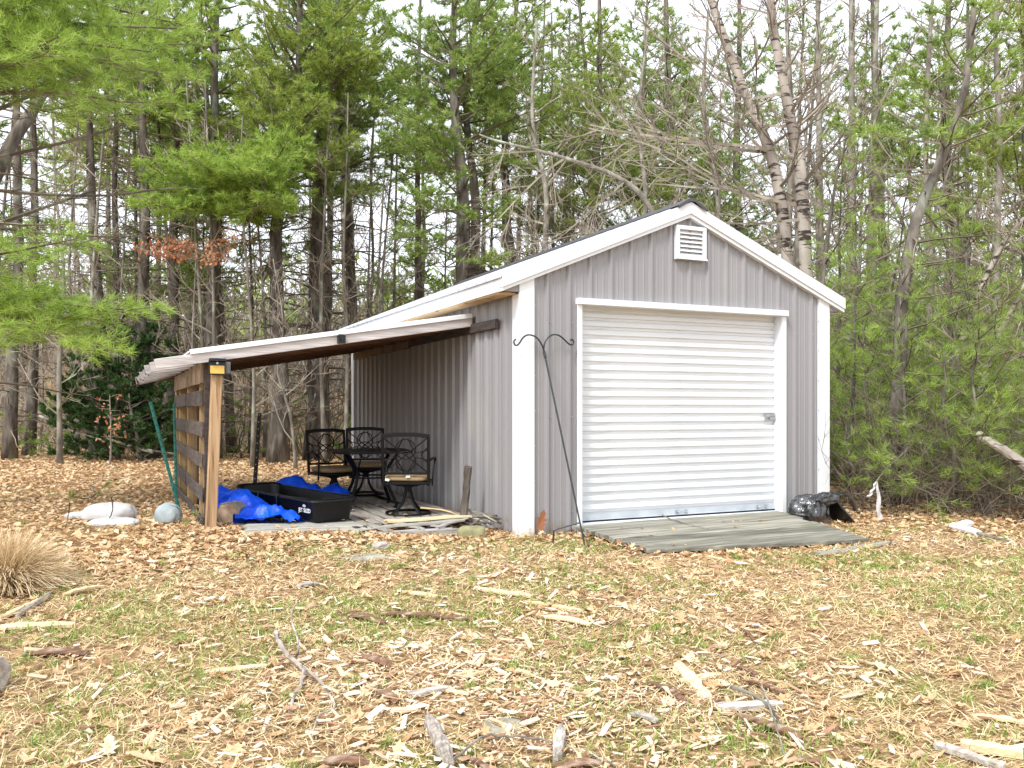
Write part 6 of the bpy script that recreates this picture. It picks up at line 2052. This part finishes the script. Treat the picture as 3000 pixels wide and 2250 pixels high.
twig([(1645, 1478, .03), (1660, 1520, .03), (1680, 1580, .02), (1700, 1645)], .004, .0025, 'bark_grey', 'thin straight grey switch crossing the brown branch')
twig([(240, 1072, .3), (243, 1100, .15), (233, 1130, 0)], .006, .004, 'bark_pine', 'thin dark sapling stem left of the white sacks')
twig([(150, 1085, .25), (148, 1110, .12), (140, 1145, 0)], .006, .004, 'bark_pine', 'thin dark sapling stem above the straw mound')
# pale fallen poles at the foot of the woods, left
for k, (p0, p1, r_) in enumerate(((at(85, 898, 17.6), at(220, 950, 17), .035), (at(130, 905, 17.9), at(330, 978, 16.8), .04), (at(190, 940, 18), at(410, 985, 17.2), .03))):
    mb = MB(); q = cr_path([p0, (p0 + p1) / 2 + (0, 0, -.05), p1], 9); q[:, 2] = np.maximum(q[:, 2], .06); mb.tube(q, np.linspace(r_ * .8, r_ * .5, 9), 8, rough=.1)
    tag(mb.build('fallen_pole', 'bark_grey', origin=p0), ('upper pale fallen pole slanting at the foot of the left woods', 'long pale fallen pole slanting behind the straw mound', 'lowest fallen pole, grey, reaching to the green stakes')[k], 'fallen pole')
p0, p1 = at(2112, 938, 9.0), at(2270, 1050, 8.4)
mb = MB(); mb.tube(cr_path([p0, (p0 + p1) / 2 + (0, 0, .03), p1], 12), np.linspace(.045, .05, 12), 10, rough=.08); tag(mb.build('fallen_birch', 'bark_birch', origin=p0), 'fallen birch log slanting down at the right edge of the thicket', 'fallen birch')
# end of a grey log at the left edge, flat lichen stones
lc = gp(-8, 1462, .07); mb = MB(); q = [lc, lc - RT * .4 + FW * .1]; mb.tube([lc + (q[1] - lc) * t for t in (0, .03, .5, 1)], [.075, .085, .085, .085], 16, rough=.04, r=gd); tag(mb.build('grey_log', 'chip_grey', origin=lc), 'end of a grey weathered log at the left edge', 'log')
for (u, v, w, lab) in ((1075, 1578, .11, 'flat lichen covered stone flush with the ground at the bottom centre'), (785, 1208, .20, 'flat grey lichen stone flush with the lawn before the pallets')):
    c = gp(u, v, -.012); V, nu, nv = blob(c, (w, w * .7, .028), 2.6, u, .10, .3, 30, 16)
    mb = MB(); mb.grid(V, nu, nv); tag(mb.build('flat_stone', 'lichen_rock', origin=c, smooth=True), lab, 'stone')
c = gp(822, 1180, .03); V, nu, nv = blob(c, (.065, .05, .035), 3, 5, .14, .3, 30, 16); mb = MB(); mb.grid(V, nu, nv); tag(mb.build('white_stone', 'chip_grey', origin=c), 'whitish broken chunk in the leaves before the pallet floor', 'stone')
# oak leaf stuck upright at the corner trim and big fallen maple leaves
def big_leaf(c, size, rot, lab, m_='leaf_litter', tint=.5, name='oak_leaf'):
    shp = np.array([(0, -.6), (.05, -.35), (.2, -.38), (.12, -.2), (.34, -.1), (.14, 0), (.32, .18), (.12, .2), (.16, .42), (0, .6), (-.14, .4), (-.12, .2), (-.33, .16), (-.13, .0), (-.32, -.12), (-.12, -.2), (-.2, -.38), (-.05, -.35)])
    V = [Vector((x * size, y * size, .25 * size * (x * x * 3 + .4 * y * y) + .02 * size)) for x, y in shp] + [Vector((0, 0, .0))]
    mt = Matrix(rot) if not isinstance(rot, Matrix) else rot
    V = [np.array(mt @ v) + c for v in V]; n = len(shp)
    mb = MB(); mb.add(V, [[i, (i + 1) % n, n] for i in range(n)], tint)
    tag(mb.build(name, m_, origin=c), lab, 'leaf')


big_leaf(np.array((.165, -.075, .15)), .19, Matrix.Rotation(R(14), 3, 'Y') @ Matrix.Rotation(R(90), 3, 'X'), 'rusty oak leaf standing upright at the foot of the left corner trim', 'dead_leaf', .25)
for k, (u, v, s_, t, lab) in enumerate(((235, 1615, .11, .95, 'large cream maple leaf at the bottom left'), (325, 1640, .13, .75, 'largest tan leaf at the bottom left'), (185, 1470 + 60, .09, .7, 'curled tan leaf above the bottom left maple leaf'),
                                        (640, 1645, .08, .6, 'tan leaf with pointed lobes at the bottom edge'), (400, 1325, .08, .95, 'pale folded leaf on the left lawn'))):
    big_leaf(gp(u, v, .02), s_, Matrix.Rotation(k * 1.3, 3, 'Z') @ Matrix.Rotation(.3, 3, 'X'), lab, 'leaf_litter', t, 'maple_leaf')

q = cr_path([at(1975, 955, 9.9), at(1945, 985, 9.5), at(1915, 1012, 9.1), at(1893, 1039, 8.9)], 12)
mb = MB(); mb.tube(q, np.linspace(.010, .004, 12), 6, rough=.1); tag(mb.build('drooping_twig', 'bark_grey', origin=q[0]), 'thin twig drooping from the thicket that carries the cloth strip', 'branch')
# taller feathery young pines close behind the right wall
for i, (u, D, H, lab) in enumerate(((1800, 13.2, 5.6, 'tall feathery young pine rising just past the right roof slope'), (1862, 14.5, 6.2, 'tallest feathery young pine over the right roof end'), (1930, 12.4, 3.9, 'feathery young pine left of the dark leaning stem'), (2085, 12.2, 3.4, 'feathery young pine between the two leaning birches'), (2180, 12.8, 3.2, 'feathery young pine low at the right edge'))):
    x, y = ground_at(u, D); young('young_pine', x, y, H, lab, 360 + i, 'needle_bright', 1.3, .4, .04)
